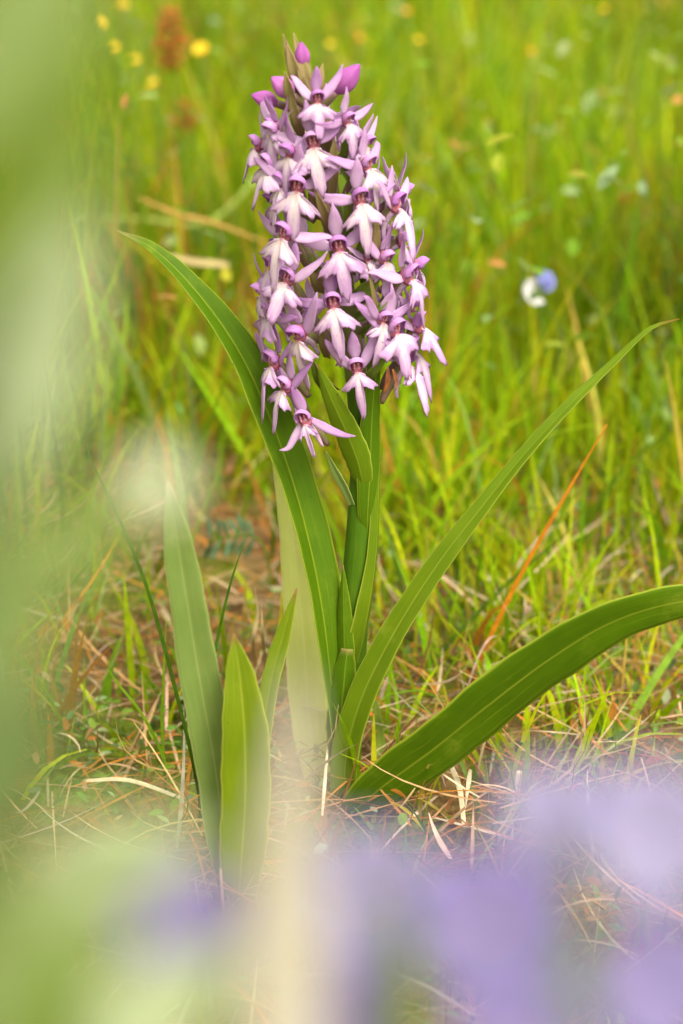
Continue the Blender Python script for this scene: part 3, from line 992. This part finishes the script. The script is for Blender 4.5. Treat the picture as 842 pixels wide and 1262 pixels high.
def yleaf(pxs, widths, facing, mat, fold, seed):
    pts = [at(*p) - young_base for p in pxs]
    v, f, uv = leaf_geo(pts, [w * PX for w in widths], facing, fold, 40, 10, 0.0009, 0.0006, seed=seed)
    return make_obj('leaf', mesh_from('leaf', v, f, mat, uv), young)


yleaf([(288, 1105, YB), (276, 1030, YB), (264, 940, YB), (248, 850, YB - 0.004), (233, 760, YB - 0.008), (219, 670, YB - 0.012), (208, 593, YB - 0.016)],
      [17, 22, 24, 24, 21, 17, 2], (0.3, -1, 0.15), M['leaf_grey'], 0.25, 1)
yleaf([(294, 1105, YB - 0.006), (298, 1050, YB - 0.01), (302, 980, YB - 0.012), (301, 900, YB - 0.012), (295, 830, YB - 0.010), (288, 780, YB - 0.008)],
      [20, 27, 29, 27, 17, 1], (0.15, -1, 0.1), M['leaf_olive'], 0.32, 2)
yleaf([(306, 1100, YB + 0.006), (312, 1010, YB + 0.012), (322, 920, YB + 0.018), (334, 840, YB + 0.024), (350, 780, YB + 0.028), (366, 725, YB + 0.03)],
      [9, 11, 11, 11, 9, 1], (-0.2, -1, 0.2), M['leaf_olive'], 0.25, 3)


# ------------------------------------------------------------------ single blades one can pick out
def blade(name, pts, w, col, label, cat, group=None, facing=(0, -1, 0.3), fold=0.3, n=24, prof=None, mat='grass'):
    prof = prof or [0.7, 1.0, 0.9, 0.65, 0.05]
    base = Vector(pts[0])
    ws = [np.interp(i / (len(pts) - 1), np.linspace(0, 1, len(prof)), prof) * w for i in range(len(pts))]
    v, f, uv = leaf_geo([Vector(p) - base for p in pts], ws, facing, fold, n, 4, 0.0004)
    me = mesh_from(name, v, f, M[mat], uv, cols=np.tile(np.array(col), (len(v), 1)))
    o = make_obj(name, me, None, base)
    return tag(o, label, cat, group)


G1, G2, OR, BEI = (0.06, 0.13, 0.008), (0.15, 0.26, 0.01), (0.50, 0.19, 0.012), (0.52, 0.42, 0.22)
GB = 'single grass blades around the orchid'
blade('grass_blade', [on_ground(246, 985), at(236, 930, -0.03), at(214, 840, -0.035), at(188, 745, -0.035), at(160, 668, -0.03), at(128, 600, -0.02), at(92, 520, -0.01)], 2.6 * PX, G1, 'long thin dark grass blade bowing left beyond the grey-green rosette leaf', 'grass blade', GB)
blade('grass_blade', [on_ground(246, 1020), at(248, 930, -0.05), at(262, 820, -0.045), at(284, 720, -0.04), at(306, 655, -0.035)], 2.3 * PX, G1, 'thin dark grass blade leaning right in front of the rosette leaves', 'grass blade', GB)
blade('grass_blade', [on_ground(205, 975), at(200, 900, 0.0), at(202, 830, 0.0), at(205, 765, 0.005)], 2.3 * PX, G2, 'short upright bright grass blade left of the rosette', 'grass blade', GB)
blade('grass_blade', [on_ground(215, 985), at(200, 930, 0.0), at(175, 880, 0.0), at(140, 835, 0.01), at(132, 815, 0.01)], 2.2 * PX, G2, 'low green grass blade pointing left at the foot of the rosette', 'grass blade', GB)
blade('grass_blade', [on_ground(500, 870), at(522, 828, 0.13), at(570, 775, 0.13), at(630, 715, 0.13), at(712, 645, 0.13)], 4.2 * PX, (0.09, 0.17, 0.015), 'dark green grass blade crossing behind the orange straw', 'grass blade', GB)
blade('grass_blade', [on_ground(752, 928), at(775, 890, 0.05), at(806, 838, 0.06), at(842, 785, 0.07), at(880, 735, 0.08)], 6.5 * PX, (0.2, 0.33, 0.03), 'wide bright green grass blade rising at the right edge', 'grass blade', GB)
blade('grass_blade', [on_ground(470, 955), at(469, 920, 0.03), at(465, 880, 0.03), at(462, 862, 0.03)], 7.5 * PX, (0.20, 0.28, 0.04), 'stubby pale green shoot between the two right leaves', 'grass shoot', GB, prof=[0.9, 1, 0.9, 0.7, 0.3])
blade('grass_blade', [on_ground(628, 990), at(630, 955, 0.02), at(632, 920, 0.02), at(630, 897, 0.02)], 3.6 * PX, (0.32, 0.38, 0.06), 'short yellow-green shoot below the broad right leaf', 'grass shoot', GB)
blade('grass_blade', [on_ground(610, 1020), at(622, 985, 0.0), at(614, 950, 0.0), at(596, 925, 0.0)], 2.6 * PX, (0.10, 0.17, 0.05), 'small bluish green hooked blade below the broad right leaf', 'grass blade', GB)
blade('grass_blade', [on_ground(60, 880), at(75, 820, 0.1), at(100, 750, 0.12), at(135, 690, 0.14)], 4 * PX, (0.12, 0.22, 0.03), 'soft green grass blade low at the left edge', 'grass blade', GB)
blade('grass_blade', [on_ground(505, 790), at(498, 740, 0.2), at(485, 680, 0.2), at(470, 625, 0.22)], 3.6 * PX, (0.08, 0.16, 0.02), 'dark grass blade just right of the orchid stem', 'grass blade', GB)
blade('grass_blade', [on_ground(720, 770), at(728, 690, 0.4), at(740, 600, 0.38), at(752, 500, 0.36)], 6 * PX, G2, 'broad upright blade behind the right side of the orange straw', 'grass blade', GB)
blade('grass_blade', [on_ground(775, 760), at(786, 680, 0.4), at(800, 600, 0.4), at(822, 540, 0.4)], 6 * PX, (0.12, 0.22, 0.02), 'upright blade farthest right in the middle grass', 'grass blade', GB)
blade('grass_blade', [on_ground(262, 760), at(260, 700, 0.4), at(268, 600, 0.38), at(280, 500, 0.38)], 6 * PX, G2, 'upright soft blade behind the great left leaf', 'grass blade', GB)
blade('grass_blade', [on_ground(560, 720), at(556, 660, 0.4), at(548, 600, 0.42), at(533, 530, 0.44)], 6 * PX, G2, 'upright soft blade between stem and narrow right leaf', 'grass blade', GB)
DS = 'dry stalks standing or lying in the grass'
blade('dry_stalk', [on_ground(572, 862), at(602, 790, 0.09), at(640, 712, 0.085), at(690, 622, 0.08), at(748, 523, 0.075)], 4.0 * PX, OR, 'bright orange dry straw leaning right behind the narrow leaf', 'straw', DS, prof=[1, 0.9, 0.8, 0.6, 0.2], mat='straw')
blade('dry_stalk', [on_ground(700, 760), at(712, 720, 0.3), at(728, 680, 0.3), at(742, 640, 0.3)], 5 * PX, (0.50, 0.30, 0.17), 'pinkish dead stalk standing right of the orange straw', 'straw', DS, mat='straw')
blade('dry_stalk', [at(505, 515, 0.75), at(560, 537, 0.75), at(610, 552, 0.75), at(662, 568, 0.75)], 6 * PX, BEI, 'pale straw lying slantwise right of the flower spike foot', 'straw', DS, mat='straw', prof=[0.3, 1, 1, 0.9, 0.4])
blade('dry_stalk', [at(755, 513, 0.75), at(790, 532, 0.75), at(842, 556, 0.75), at(880, 570, 0.75)], 5 * PX, (0.42, 0.44, 0.22), 'pale straw sloping down to the right edge', 'straw', DS, mat='straw', prof=[0.3, 1, 1, 0.9, 0.4])
blade('dry_stalk', [at(170, 243, 0.55), at(215, 262, 0.55), at(265, 275, 0.55), at(330, 300, 0.55)], 4.5 * PX, (0.36, 0.22, 0.06), 'orange tan straw left of the flower spike, upper of two', 'straw', DS, mat='straw', prof=[0.4, 1, 1, 0.9, 0.4])
blade('dry_stalk', [at(205, 315, 0.55), at(235, 322, 0.55), at(262, 325, 0.55), at(282, 327, 0.55)], 6.5 * PX, (0.46, 0.36, 0.18), 'beige straw piece lying level above the great left leaf', 'straw', DS, mat='straw', prof=[0.5, 1, 1, 1, 0.7])
blade('dry_stalk', [at(190, 535, 0.7), at(230, 525, 0.7), at(275, 520, 0.7)], 5 * PX, (0.5, 0.20, 0.03), 'orange straw lying behind the great left leaf', 'straw', DS, mat='straw', prof=[0.4, 1, 1, 0.9, 0.4])
blade('dry_stalk', [at(120, 268, 0.8), at(180, 270, 0.8), at(260, 272, 0.8), at(340, 190, 0.85)], 6 * PX, (0.35, 0.42, 0.1), 'long yellow-green stalk far behind the great left leaf tip', 'straw', DS, prof=[0.5, 1, 1, 0.9, 0.4])
blade('dry_stalk', [on_ground(318, 830), at(312, 790, 0.06), at(318, 755, 0.06), at(314, 725, 0.06)], 3 * PX, BEI, 'thin beige straw standing beside the pale inner leaf', 'straw', DS, mat='straw')
blade('dry_stalk', [on_ground(328, 825), at(324, 785, 0.06), at(322, 745, 0.06)], 2.5 * PX, BEI, 'second thin beige straw nearest the pale inner leaf', 'straw', DS, mat='straw')
blade('dry_stalk', [on_ground(572, 1030) + Vector((0, 0, .004)), on_ground(565, 1000) + Vector((0, 0, .012)), on_ground(546, 965) + Vector((0, 0, .016))], 3.6 * PX, (0.6, 0.52, 0.36), 'pale straw lying under the broad right leaf, nearest', 'straw', DS, mat='straw', prof=[0.8, 1, 1, 1, 0.8])
blade('dry_stalk', [on_ground(105, 988) + Vector((0, 0, .010)), on_ground(160, 998) + Vector((0, 0, .014)), on_ground(225, 1010) + Vector((0, 0, .010))], 2.8 * PX, (0.6, 0.56, 0.36), 'pale straw lying level left of the rosette', 'straw', DS, mat='straw', prof=[0.8, 1, 1, 1, 0.8])
blade('dry_stalk', [on_ground(630, 1040) + Vector((0, 0, .004)), at(634, 1010, -0.02), at(636, 985, -0.02), at(640, 950, -0.02)], 4.4 * PX, (0.58, 0.50, 0.34), 'pale upright straw under the broad right leaf', 'straw', DS, mat='straw', prof=[0.8, 1, 1, 1, 0.8])

# pinnate vetch leaf behind the rosette
vb = on_ground(336, 770)
vetch = empty('vetch_leaf', vb, 'dark blue-green feathery vetch leaf with paired leaflets behind the rosette', 'plant')
rach = [at(334, 730, 0.22), at(330, 690, 0.22), at(318, 664, 0.22), at(290, 660, 0.22), at(256, 668, 0.22)]
v, f, uv = tube_geo([vb - vb] + [p - vb for p in rach], [0.0006] * 6, 16, 6)
make_obj('stem', mesh_from('stem', v, f, M['stem'], uv), vetch)
t_ = plain_mat('vetch_green', (0.06, 0.12, 0.05), (0.12, 0.19, 0.09), 200, 0.5, 0.3)
lf0 = leaf_geo([Vector((0, 0, 0)), Vector((0, 0, 0.005)), Vector((0, 0.0006, 0.0105)), Vector((0, 0, 0.014))], [0.0004, 0.0016, 0.0018, 0.0003], (0, -1, 0), 0.2, 8, 4, 0.0003)
lfm = mesh_from('leaflet', *lf0[:2], t_, lf0[2])
rs = spline([tuple(p) for p in rach[2:]], 12)
for i in range(1, 13, 2):
    for up in (0, 1):
        make_obj('leaflet', lfm, vetch, Vector(rs[i]) - vb, (random.uniform(-0.5, 0.5), (0.0 if up else math.pi) + (-0.45 if up else 0.45) + random.uniform(-0.12, 0.12), random.uniform(-0.5, 0.5)), random.uniform(0.75, 0.95))

# ------------------------------------------------------------------ small flowers of the far meadow
M['yellow'] = plain_mat('buttercup_yellow', (0.80, 0.52, 0.01), (0.86, 0.62, 0.03), 200, 0.35, 0.25)
M['orange'] = plain_mat('orange_bloom', (0.75, 0.30, 0.015), (0.80, 0.38, 0.03), 200, 0.4, 0.25)
M['rust'] = plain_mat('rusty_sorrel', (0.36, 0.10, 0.015), (0.48, 0.17, 0.03), 120, 0.6, 0.25)
M['weed_stem'] = plain_mat('weed_stem', (0.10, 0.18, 0.02), (0.14, 0.22, 0.03), 100, 0.5, 0.1)
M['whitepetal'] = plain_mat('white_petal', (0.55, 0.55, 0.58), (0.62, 0.60, 0.60), 150, 0.5, 0.3)
M['bluepetal'] = plain_mat('blue_petal', (0.22, 0.26, 0.68), (0.30, 0.32, 0.72), 150, 0.5, 0.3)
M['seed'] = plain_mat('beige_seed_head', (0.40, 0.30, 0.18), (0.50, 0.40, 0.26), 300, 0.6, 0.2)


def petal_mesh(name, L, w, mat, up=0.35):
    v, f, uv = leaf_geo([Vector((0, 0, 0)), Vector((L * 0.4, 0, L * up * 0.3)), Vector((L * 0.75, 0, L * up * 0.7)), Vector((L, 0, L * up))], [w * 0.25, w * 0.75, w, w * 0.45], (0, 0, 1), 0.15, 8, 4, 0.0003, cup=-0.1)
    return mesh_from(name, v, f, mat, uv)


YP = petal_mesh('petal', 0.011, 0.0065, M['yellow'])
OP = petal_mesh('petal', 0.009, 0.005, M['orange'])
cv, cf, cuv = ellipsoid((0, 0, 1.5), (3, 3, 2.2), 10, 6)
CEN = mesh_from('flower_centre', cv, cf, M['orange'], cuv)


def stem_to(root, p, bend=0.01, r=0.0009, name='stem'):
    q = Vector((p.x * 0.3 + bend, p.y * 0.3, p.z * 0.5))
    v, f, uv = tube_geo([Vector((0, 0, -0.004)), q, p], [r * 1.4, r * 1.1, r], 10, 6)
    make_obj(name, mesh_from(name, v, f, M['weed_stem'], uv), root)


def buttercup(px, py, Y, s, label, petal=YP):
    Y = 0.55 + 0.32 * Y; s *= 0.6 if px < 300 else 0.42
    p = at(px, py, Y)
    b = Vector((p.x + random.uniform(-0.02, 0.02), Y + random.uniform(-0.01, 0.03), ground_z(p.x, Y)))
    root = empty('yellow_flower', b, label, 'flower', 'yellow flowers in the far grass')
    h = p - b
    stem_to(root, h)
    make_obj('flower_centre', CEN, root, h, None, s)
    tilt = Matrix.Rotation(R(random.uniform(15, 45)), 4, 'X') @ Matrix.Rotation(R(random.uniform(-20, 20)), 4, 'Y')
    for k in range(5):
        make_obj('petal', petal, root, h, (tilt @ Matrix.Rotation(2 * math.pi * k / 5 + random.uniform(-.15, .15), 4, 'Z')).to_euler(), s)
    return root


BC = [(248, 62, 1.9, 1.1, 'bright yellow flower upper left of the orchid, the largest one'),
      (8, 66, 2.0, 1.1, 'yellow flower at the far left edge of the meadow'),
      (140, 60, 2.1, 0.8, 'yellow flower between the left edge flower and the largest one'),
      (188, 104, 1.9, 0.8, 'small yellow flower left of and below the largest yellow one'),
      (150, 8, 2.6, 1.0, 'yellow flower near the top edge left of the rusty spike'),
      (122, 30, 2.5, 0.9, 'dim yellow flower at the top left'),
      (167, 75, 2.2, 0.8, 'small yellow flower just left of the rusty spike'),
      (502, 15, 2.6, 1.1, 'yellow-orange flower near the top edge right of the spike tip'),
      (516, 50, 2.3, 0.8, 'small yellow flower right of the spike tip, lower of the pair'),
      (444, 47, 2.1, 0.8, 'small orange-yellow flower closest to the orchid tip'),
      (655, 64, 2.2, 1.0, 'orange-yellow flower at the upper right in the grass'),
      (600, 150, 1.7, 0.6, 'tiny orange flower right of the spike middle'),
      (407, 55, 2.2, 0.7, 'tiny yellow flower just behind the orchid tip'),
      (745, 12, 2.6, 0.8, 'faint yellow flower near the top right corner')]
for i, a in enumerate(BC):
    buttercup(*a, petal=OP if 'orange' in a[4] else YP)


# rusty sorrel spikes
def sorrel(px, py0, py1, Y, label, w=1.0):
    top, bot = at(px, py0, Y), at(px, py1, Y)
    b = Vector((bot.x, Y, ground_z(bot.x, Y)))
    root = empty('sorrel_spike', b, label, 'plant', 'rusty seed spikes in the far grass')
    stem_to(root, top - b, 0.004, 0.0013)
    H = (top - bot).length
    V, F = [], []
    for k in range(60):                              # clustered papery seeds round the stalk
        tt = random.random()
        an = random.uniform(0, 2 * math.pi)
        rr = w * 0.010 * math.sin(math.pi * (0.12 + 0.85 * tt)) * random.uniform(0.3, 1.0)
        c = (bot - b).lerp(top - b, tt) + Vector((rr * math.cos(an), rr * math.sin(an), 0))
        d = Vector((math.cos(an), math.sin(an), 0.7)).normalized() * 0.006 * w
        s = Vector((-math.sin(an), math.cos(an), random.uniform(-.4, .4))) * 0.0032 * w
        o = len(V)
        V += [c, c + d * 0.5 + s, c + d, c + d * 0.5 - s, c + d * 0.45 + d.cross(s) * 150]
        F += [(o, o + 1, o + 4), (o + 1, o + 2, o + 4), (o + 2, o + 3, o + 4), (o + 3, o, o + 4)]
    make_obj('seed_cluster', mesh_from('seed_cluster', V, F, M['rust']), root)


sorrel(210, 18, 90, 1.2, 'tall rust-red seed spike beside the largest yellow flower', 1.5)
sorrel(228, 128, 165, 1.1, 'short rust-red seed spike left of the orchid flowers', 1.1)
sorrel(780, 235, 258, 0.9, 'small rust-red seed head at the right in the grass', 0.8)
sorrel(120, 225, 275, 1.1, 'dim rust-red seed spike near the left foreground leaf', 0.9)

# white and blue vetch-like blossom
p = at(660, 356, 0.52)
b = Vector((p.x + 0.01, 0.53, ground_z(p.x, 0.53)))
pea = empty('white_blue_flower', b, 'small flower half white, half blue, in the grass right of the spike', 'flower')
stem_to(pea, p - b, 0.004, 0.0008)
WP = petal_mesh('petal', 0.013, 0.009, M['whitepetal'], 0.5); BP = petal_mesh('petal', 0.012, 0.007, M['bluepetal'], 0.5)
for (px, py, me, angs) in ((662, 362, WP, (2.6, 3.5, 4.4)), (666, 350, BP, (-0.3, 0.5, 1.2))):
    for k, a in enumerate(angs):
        make_obj('petal', me, pea, at(px, py, 0.52 - 0.003 * k) - b, (R(65), 0.4 - a * 0.1, 0) if False else (Matrix.Rotation(R(60), 4, 'X') @ Matrix.Rotation(a, 4, 'Z')).to_euler(), random.uniform(0.6, 0.8))

# pale seed heads
def seed_head(px, py, Y, s, label):
    p = at(px, py, Y)
    b = Vector((p.x, Y + 0.01, ground_z(p.x, Y)))
    root = empty('seed_head', b, label, 'seed head', 'pale seed heads in the grass')
    stem_to(root, p - b, 0.006, 0.0008)
    v, f, uv = ellipsoid((0, 0, 0), (3.4, 3.4, 5.0), 10, 8)
    v = [q * (1 + 0.12 * noise.noise(q * 900)) for q in v]
    make_obj('head', mesh_from('head', v, f, M['seed'], uv), root, p - b, (0.3, 0.2, 0), s * 0.65)


seed_head(285, 258, 0.9, 1.0, 'pale round seed head left of the flower spike')
seed_head(606, 343, 0.8, 0.9, 'beige drooping seed head left of the white and blue flower')
seed_head(680, 300, 1.0, 1.1, 'pale whitish seed head above the white and blue flower')
seed_head(428, 0, 2.4, 1.1, 'pale seed head at the top edge above the spike')

# ------------------------------------------------------------------ foreground plants, close to the lens
M['sage_pale'] = leaf_mat('woolly_pale_leaf', (0.30, 0.36, 0.20), (0.35, 0.40, 0.25), (0.40, 0.44, 0.31), 0.35, spot=False)
M['sage'] = leaf_mat('sage_leaf', (0.15, 0.215, 0.055), (0.185, 0.25, 0.08), (0.24, 0.30, 0.13), 0.35, spot=False)
M['sage_dark'] = leaf_mat('sage_leaf_dark', (0.096, 0.144, 0.044), (0.120, 0.168, 0.056), (0.176, 0.216, 0.096), 0.35, spot=False)
M['lime'] = leaf_mat('lime_leaf', (0.085, 0.145, 0.009), (0.119, 0.178, 0.013), (0.170, 0.221, 0.034), 0.35, spot=False)
M['cream'] = leaf_mat('cream_blade', (0.33, 0.31, 0.24), (0.37, 0.34, 0.27), (0.40, 0.37, 0.30), 0.3, spot=False)
M['violet'] = plain_mat('violet_petal', (0.17, 0.145, 0.37), (0.21, 0.17, 0.39), 80, 0.5, 0.3)
M['lavender'] = plain_mat('lavender_petal', (0.25, 0.235, 0.46), (0.30, 0.27, 0.46), 80, 0.5, 0.3)
M['fuzz'] = plain_mat('white_woolly_bud', (0.46, 0.50, 0.34), (0.54, 0.57, 0.42), 150, 0.7, 0.3)


def fore_leaf(root, pts, w, facing, mat, name='leaf', prof=(0.3, 0.9, 1.0, 0.75, 0.05)):
    b = root.location
    ws = [np.interp(i / (len(pts) - 1), np.linspace(0, 1, len(prof)), prof) * w for i in range(len(pts))]
    v, f, uv = leaf_geo([Vector(p) - b for p in pts], ws, facing, 0.2, 20, 8, 0.0006, 0.0006)
    return make_obj(name, mesh_from(name, v, f, mat, uv), root)


# pale sage-coloured weed at the left
sb = Vector((-0.105, -0.69, ground_z(-0.105, -0.69)))
sage = empty('sage_weed', sb, 'tall pale sage green weed blurred at the left edge, close to the lens', 'plant')
D = 0.165
v, f, uv = tube_geo([Vector((0, 0, 0)), dist(-90, 1150, D) - sb, dist(-50, 800, D) - sb, dist(-20, 400, D) - sb, dist(20, 80, D + 0.01) - sb, dist(40, -120, D + 0.02) - sb], [0.003, 0.0028, 0.0026, 0.0022, 0.0018, 0.001], 30, 10)
make_obj('stem', mesh_from('stem', v, f, M['sage_dark'], uv), sage)
q = 2 * TANV / 1262 * D
fore_leaf(sage, [dist(-60, 350, D - .02), dist(-10, 275, D - .02), dist(50, 185, D - .02), dist(100, 95, D - .02), dist(150, 20, D - .02)], 40 * q, (0.3, -1, 0.3), M['lime'])
fore_leaf(sage, [dist(-40, 180, D), dist(0, 90, D), dist(40, 10, D), dist(80, -70, D), dist(110, -160, D)], 68 * q, (0, -1, 0.2), M['sage'])
fore_leaf(sage, [dist(-60, 520, D), dist(-10, 420, D), dist(30, 330, D), dist(80, 220, D), dist(110, 130, D)], 62 * q, (0.2, -1, 0.3), M['sage'])
fore_leaf(sage, [dist(-40, 660, D), dist(0, 560, D), dist(45, 450, D), dist(80, 340, D), dist(100, 240, D)], 58 * q, (0.1, -1, 0.2), M['sage_pale'])
fore_leaf(sage, [dist(-70, 640, D + .01), dist(-20, 520, D + .01), dist(0, 420, D + .01), dist(20, 300, D + .01)], 55 * q, (0.1, -1, 0.1), M['sage_dark'])
fore_leaf(sage, [dist(-60, 800, D), dist(0, 735, D), dist(60, 690, D), dist(120, 645, D), dist(180, 600, D)], 50 * q, (0.1, -1, 0.4), M['sage'])
fore_leaf(sage, [dist(-60, 900, D), dist(-20, 820, D), dist(25, 740, D), dist(60, 660, D)], 60 * q, (0.1, -1, 0.1), M['sage'])
fore_leaf(sage, [dist(-60, 1080, D), dist(-10, 980, D), dist(30, 900, D), dist(70, 830, D)], 66 * q, (0.2, -1, 0.0), M['sage_dark'])
v, f, uv = ellipsoid((0, 0, 0), (3.6, 3.2, 3.2), 16, 12)
v = [p_ * (1 + 0.16 * noise.noise(p_ * 1200)) for p_ in v]
make_obj('woolly_bud', mesh_from('woolly_bud', v, f, M['fuzz'], uv), sage, dist(188, 602, D + 0.02) - sb)

# low green weed at the bottom left
gb = Vector((-0.09, -0.60, ground_z(-0.09, -0.60)))
weed = empty('green_weed', gb, 'light green broad leaved weed blurred at the bottom left corner', 'plant')
D = 0.17; q = 2 * TANV / 1262 * D
v, f, uv = tube_geo([Vector((0, 0, 0)), dist(60, 1500, D) - gb, dist(70, 1320, D) - gb, dist(90, 1180, D) - gb], [0.003, 0.0028, 0.0025, 0.0015], 20, 10)
make_obj('stem', mesh_from('stem', v, f, M['lime'], uv), weed)
fore_leaf(weed, [dist(60, 1330, D), dist(50, 1220, D), dist(80, 1130, D), dist(140, 1070, D), dist(230, 1030, D)], 80 * q, (0, -1, 0.5), M['sage'])
fore_leaf(weed, [dist(75, 1360, D), dist(120, 1300, D), dist(170, 1260, D), dist(230, 1215, D), dist(290, 1180, D)], 66 * q, (0, -1, 0.5), M['sage_pale'])
fore_leaf(weed, [dist(40, 1380, D), dist(30, 1300, D), dist(40, 1210, D), dist(60, 1120, D)], 80 * q, (0, -1, 0.3), M['sage'])
fore_leaf(weed, [dist(70, 1330, D), dist(10, 1230, D), dist(-20, 1130, D), dist(-10, 1000, D)], 80 * q, (0, -1, 0.3), M['sage'])
fore_leaf(weed, [dist(20, 1130, D), dist(70, 1080, D), dist(130, 1050, D), dist(200, 1040, D), dist(265, 1050, D)], 50 * q, (0, -1, 0.6), M['sage_pale'])

# cream blade arching away from the lens
cb = Vector((-0.03, -0.62, ground_z(-0.03, -0.62)))
cream = empty('cream_blade', cb, 'cream coloured dry blade, wide and blurred, below the orchid at the bottom edge', 'grass blade')
fore_leaf(cream, [cb, dist(350, 1420, 0.175), dist(350, 1262, 0.18), dist(351, 1150, 0.185), dist(355, 1060, 0.195), dist(361, 950, 0.21), dist(366, 830, 0.23)], 0.0031, (0, -1, 0.6), M['cream'], 'blade', (0.9, 1, 1.2, 1.2, 1.0, 0.7, 0.3))


mb = Vector((0.02, -0.60, ground_z(0.02, -0.60)))
mid = empty('olive_weed', mb, 'olive green leaves standing upright between the blurred violet flowers', 'plant')
fore_leaf(mid, [mb, dist(505, 1420, 0.19), dist(503, 1280, 0.19), dist(500, 1180, 0.19), dist(496, 1090, 0.19)], 26 * 2 * TANV / 1262 * 0.19, (0, -1, 0.2), M['lime'])
fore_leaf(mid, [mb, dist(690, 1420, 0.185), dist(705, 1280, 0.185), dist(712, 1160, 0.185), dist(715, 1040, 0.185)], 26 * 2 * TANV / 1262 * 0.185, (0, -1, 0.2), M['sage_dark'])

# violet-flowered plants at the bottom right
PV = [petal_mesh('petal', 0.0125, 0.0075, M['violet'], 0.25), petal_mesh('petal', 0.0125, 0.0075, M['lavender'], 0.25)]


def violet(px, py, d, s, which, label, tilt=(65, 0), npet=5, leaf=None):
    p = dist(px, py, d)
    b = Vector((p.x + random.uniform(-0.015, 0.015), p.y + random.uniform(-0.03, 0.01), 0))
    b.z = ground_z(b.x, b.y)
    root = empty('violet_flower', b, label, 'flower', 'violet flowers blurred close to the lens')
    h = p - b
    stem_to(root, h, 0.01, 0.0012)
    make_obj('flower_centre', CEN, root, h, None, 0.35 * s)
    T = Matrix.Rotation(R(tilt[0]), 4, 'X') @ Matrix.Rotation(R(tilt[1]), 4, 'Y')
    a0 = random.uniform(0, 6)
    for k in range(npet):
        make_obj('petal', PV[which], root, h, (T @ Matrix.Rotation(a0 + 2 * math.pi * k / npet, 4, 'Z')).to_euler(), s * random.uniform(0.85, 1.1))
    lm = leaf_geo([Vector((0, 0, 0)), Vector((0.008, 0, 0.004)), Vector((0.018, 0, 0.006)), Vector((0.028, 0, 0.002))], [0.001, 0.004, 0.0035, 0.0003], (0, -0.3, 1), 0.2, 10, 4, 0.0004)
    for k in range(2):
        make_obj('leaf', mesh_from('leaf', *lm[:2], M['lime'], lm[2]), root, h * (0.55 + 0.2 * k), (0, -0.4, random.uniform(0, 6)))
    return root


violet(600, 1140, 0.20, 0.66, 0, 'deep violet flower in the middle of the blurred bottom flowers', (60, 5), 6)
violet(455, 1105, 0.205, 0.58, 1, 'pale lavender flower beside the cream blade, under the orchid', (60, -10), 6)
violet(672, 1000, 0.21, 0.46, 1, 'pale lavender flower highest among the blurred bottom flowers', (55, 10))
violet(805, 1030, 0.20, 0.58, 1, 'lavender flower at the right edge, upper of two', (60, -5), 6)
violet(815, 1210, 0.19, 0.54, 0, 'violet flower in the bottom right corner', (60, 0), 6)
violet(190, 1125, 0.20, 0.46, 0, 'dim violet flower left of the cream blade above the weed leaves', (55, 20))
violet(270, 1150, 0.21, 0.40, 1, 'small lavender flower tucked against the left side of the cream blade', (55, -10))
violet(450, 1270, 0.20, 0.52, 0, 'violet flower cut off by the bottom edge right of the cream blade', (60, 0), 6)
violet(630, 1300, 0.18, 0.50, 0, 'violet flower cut off by the bottom edge, right of centre', (60, 0), 6)
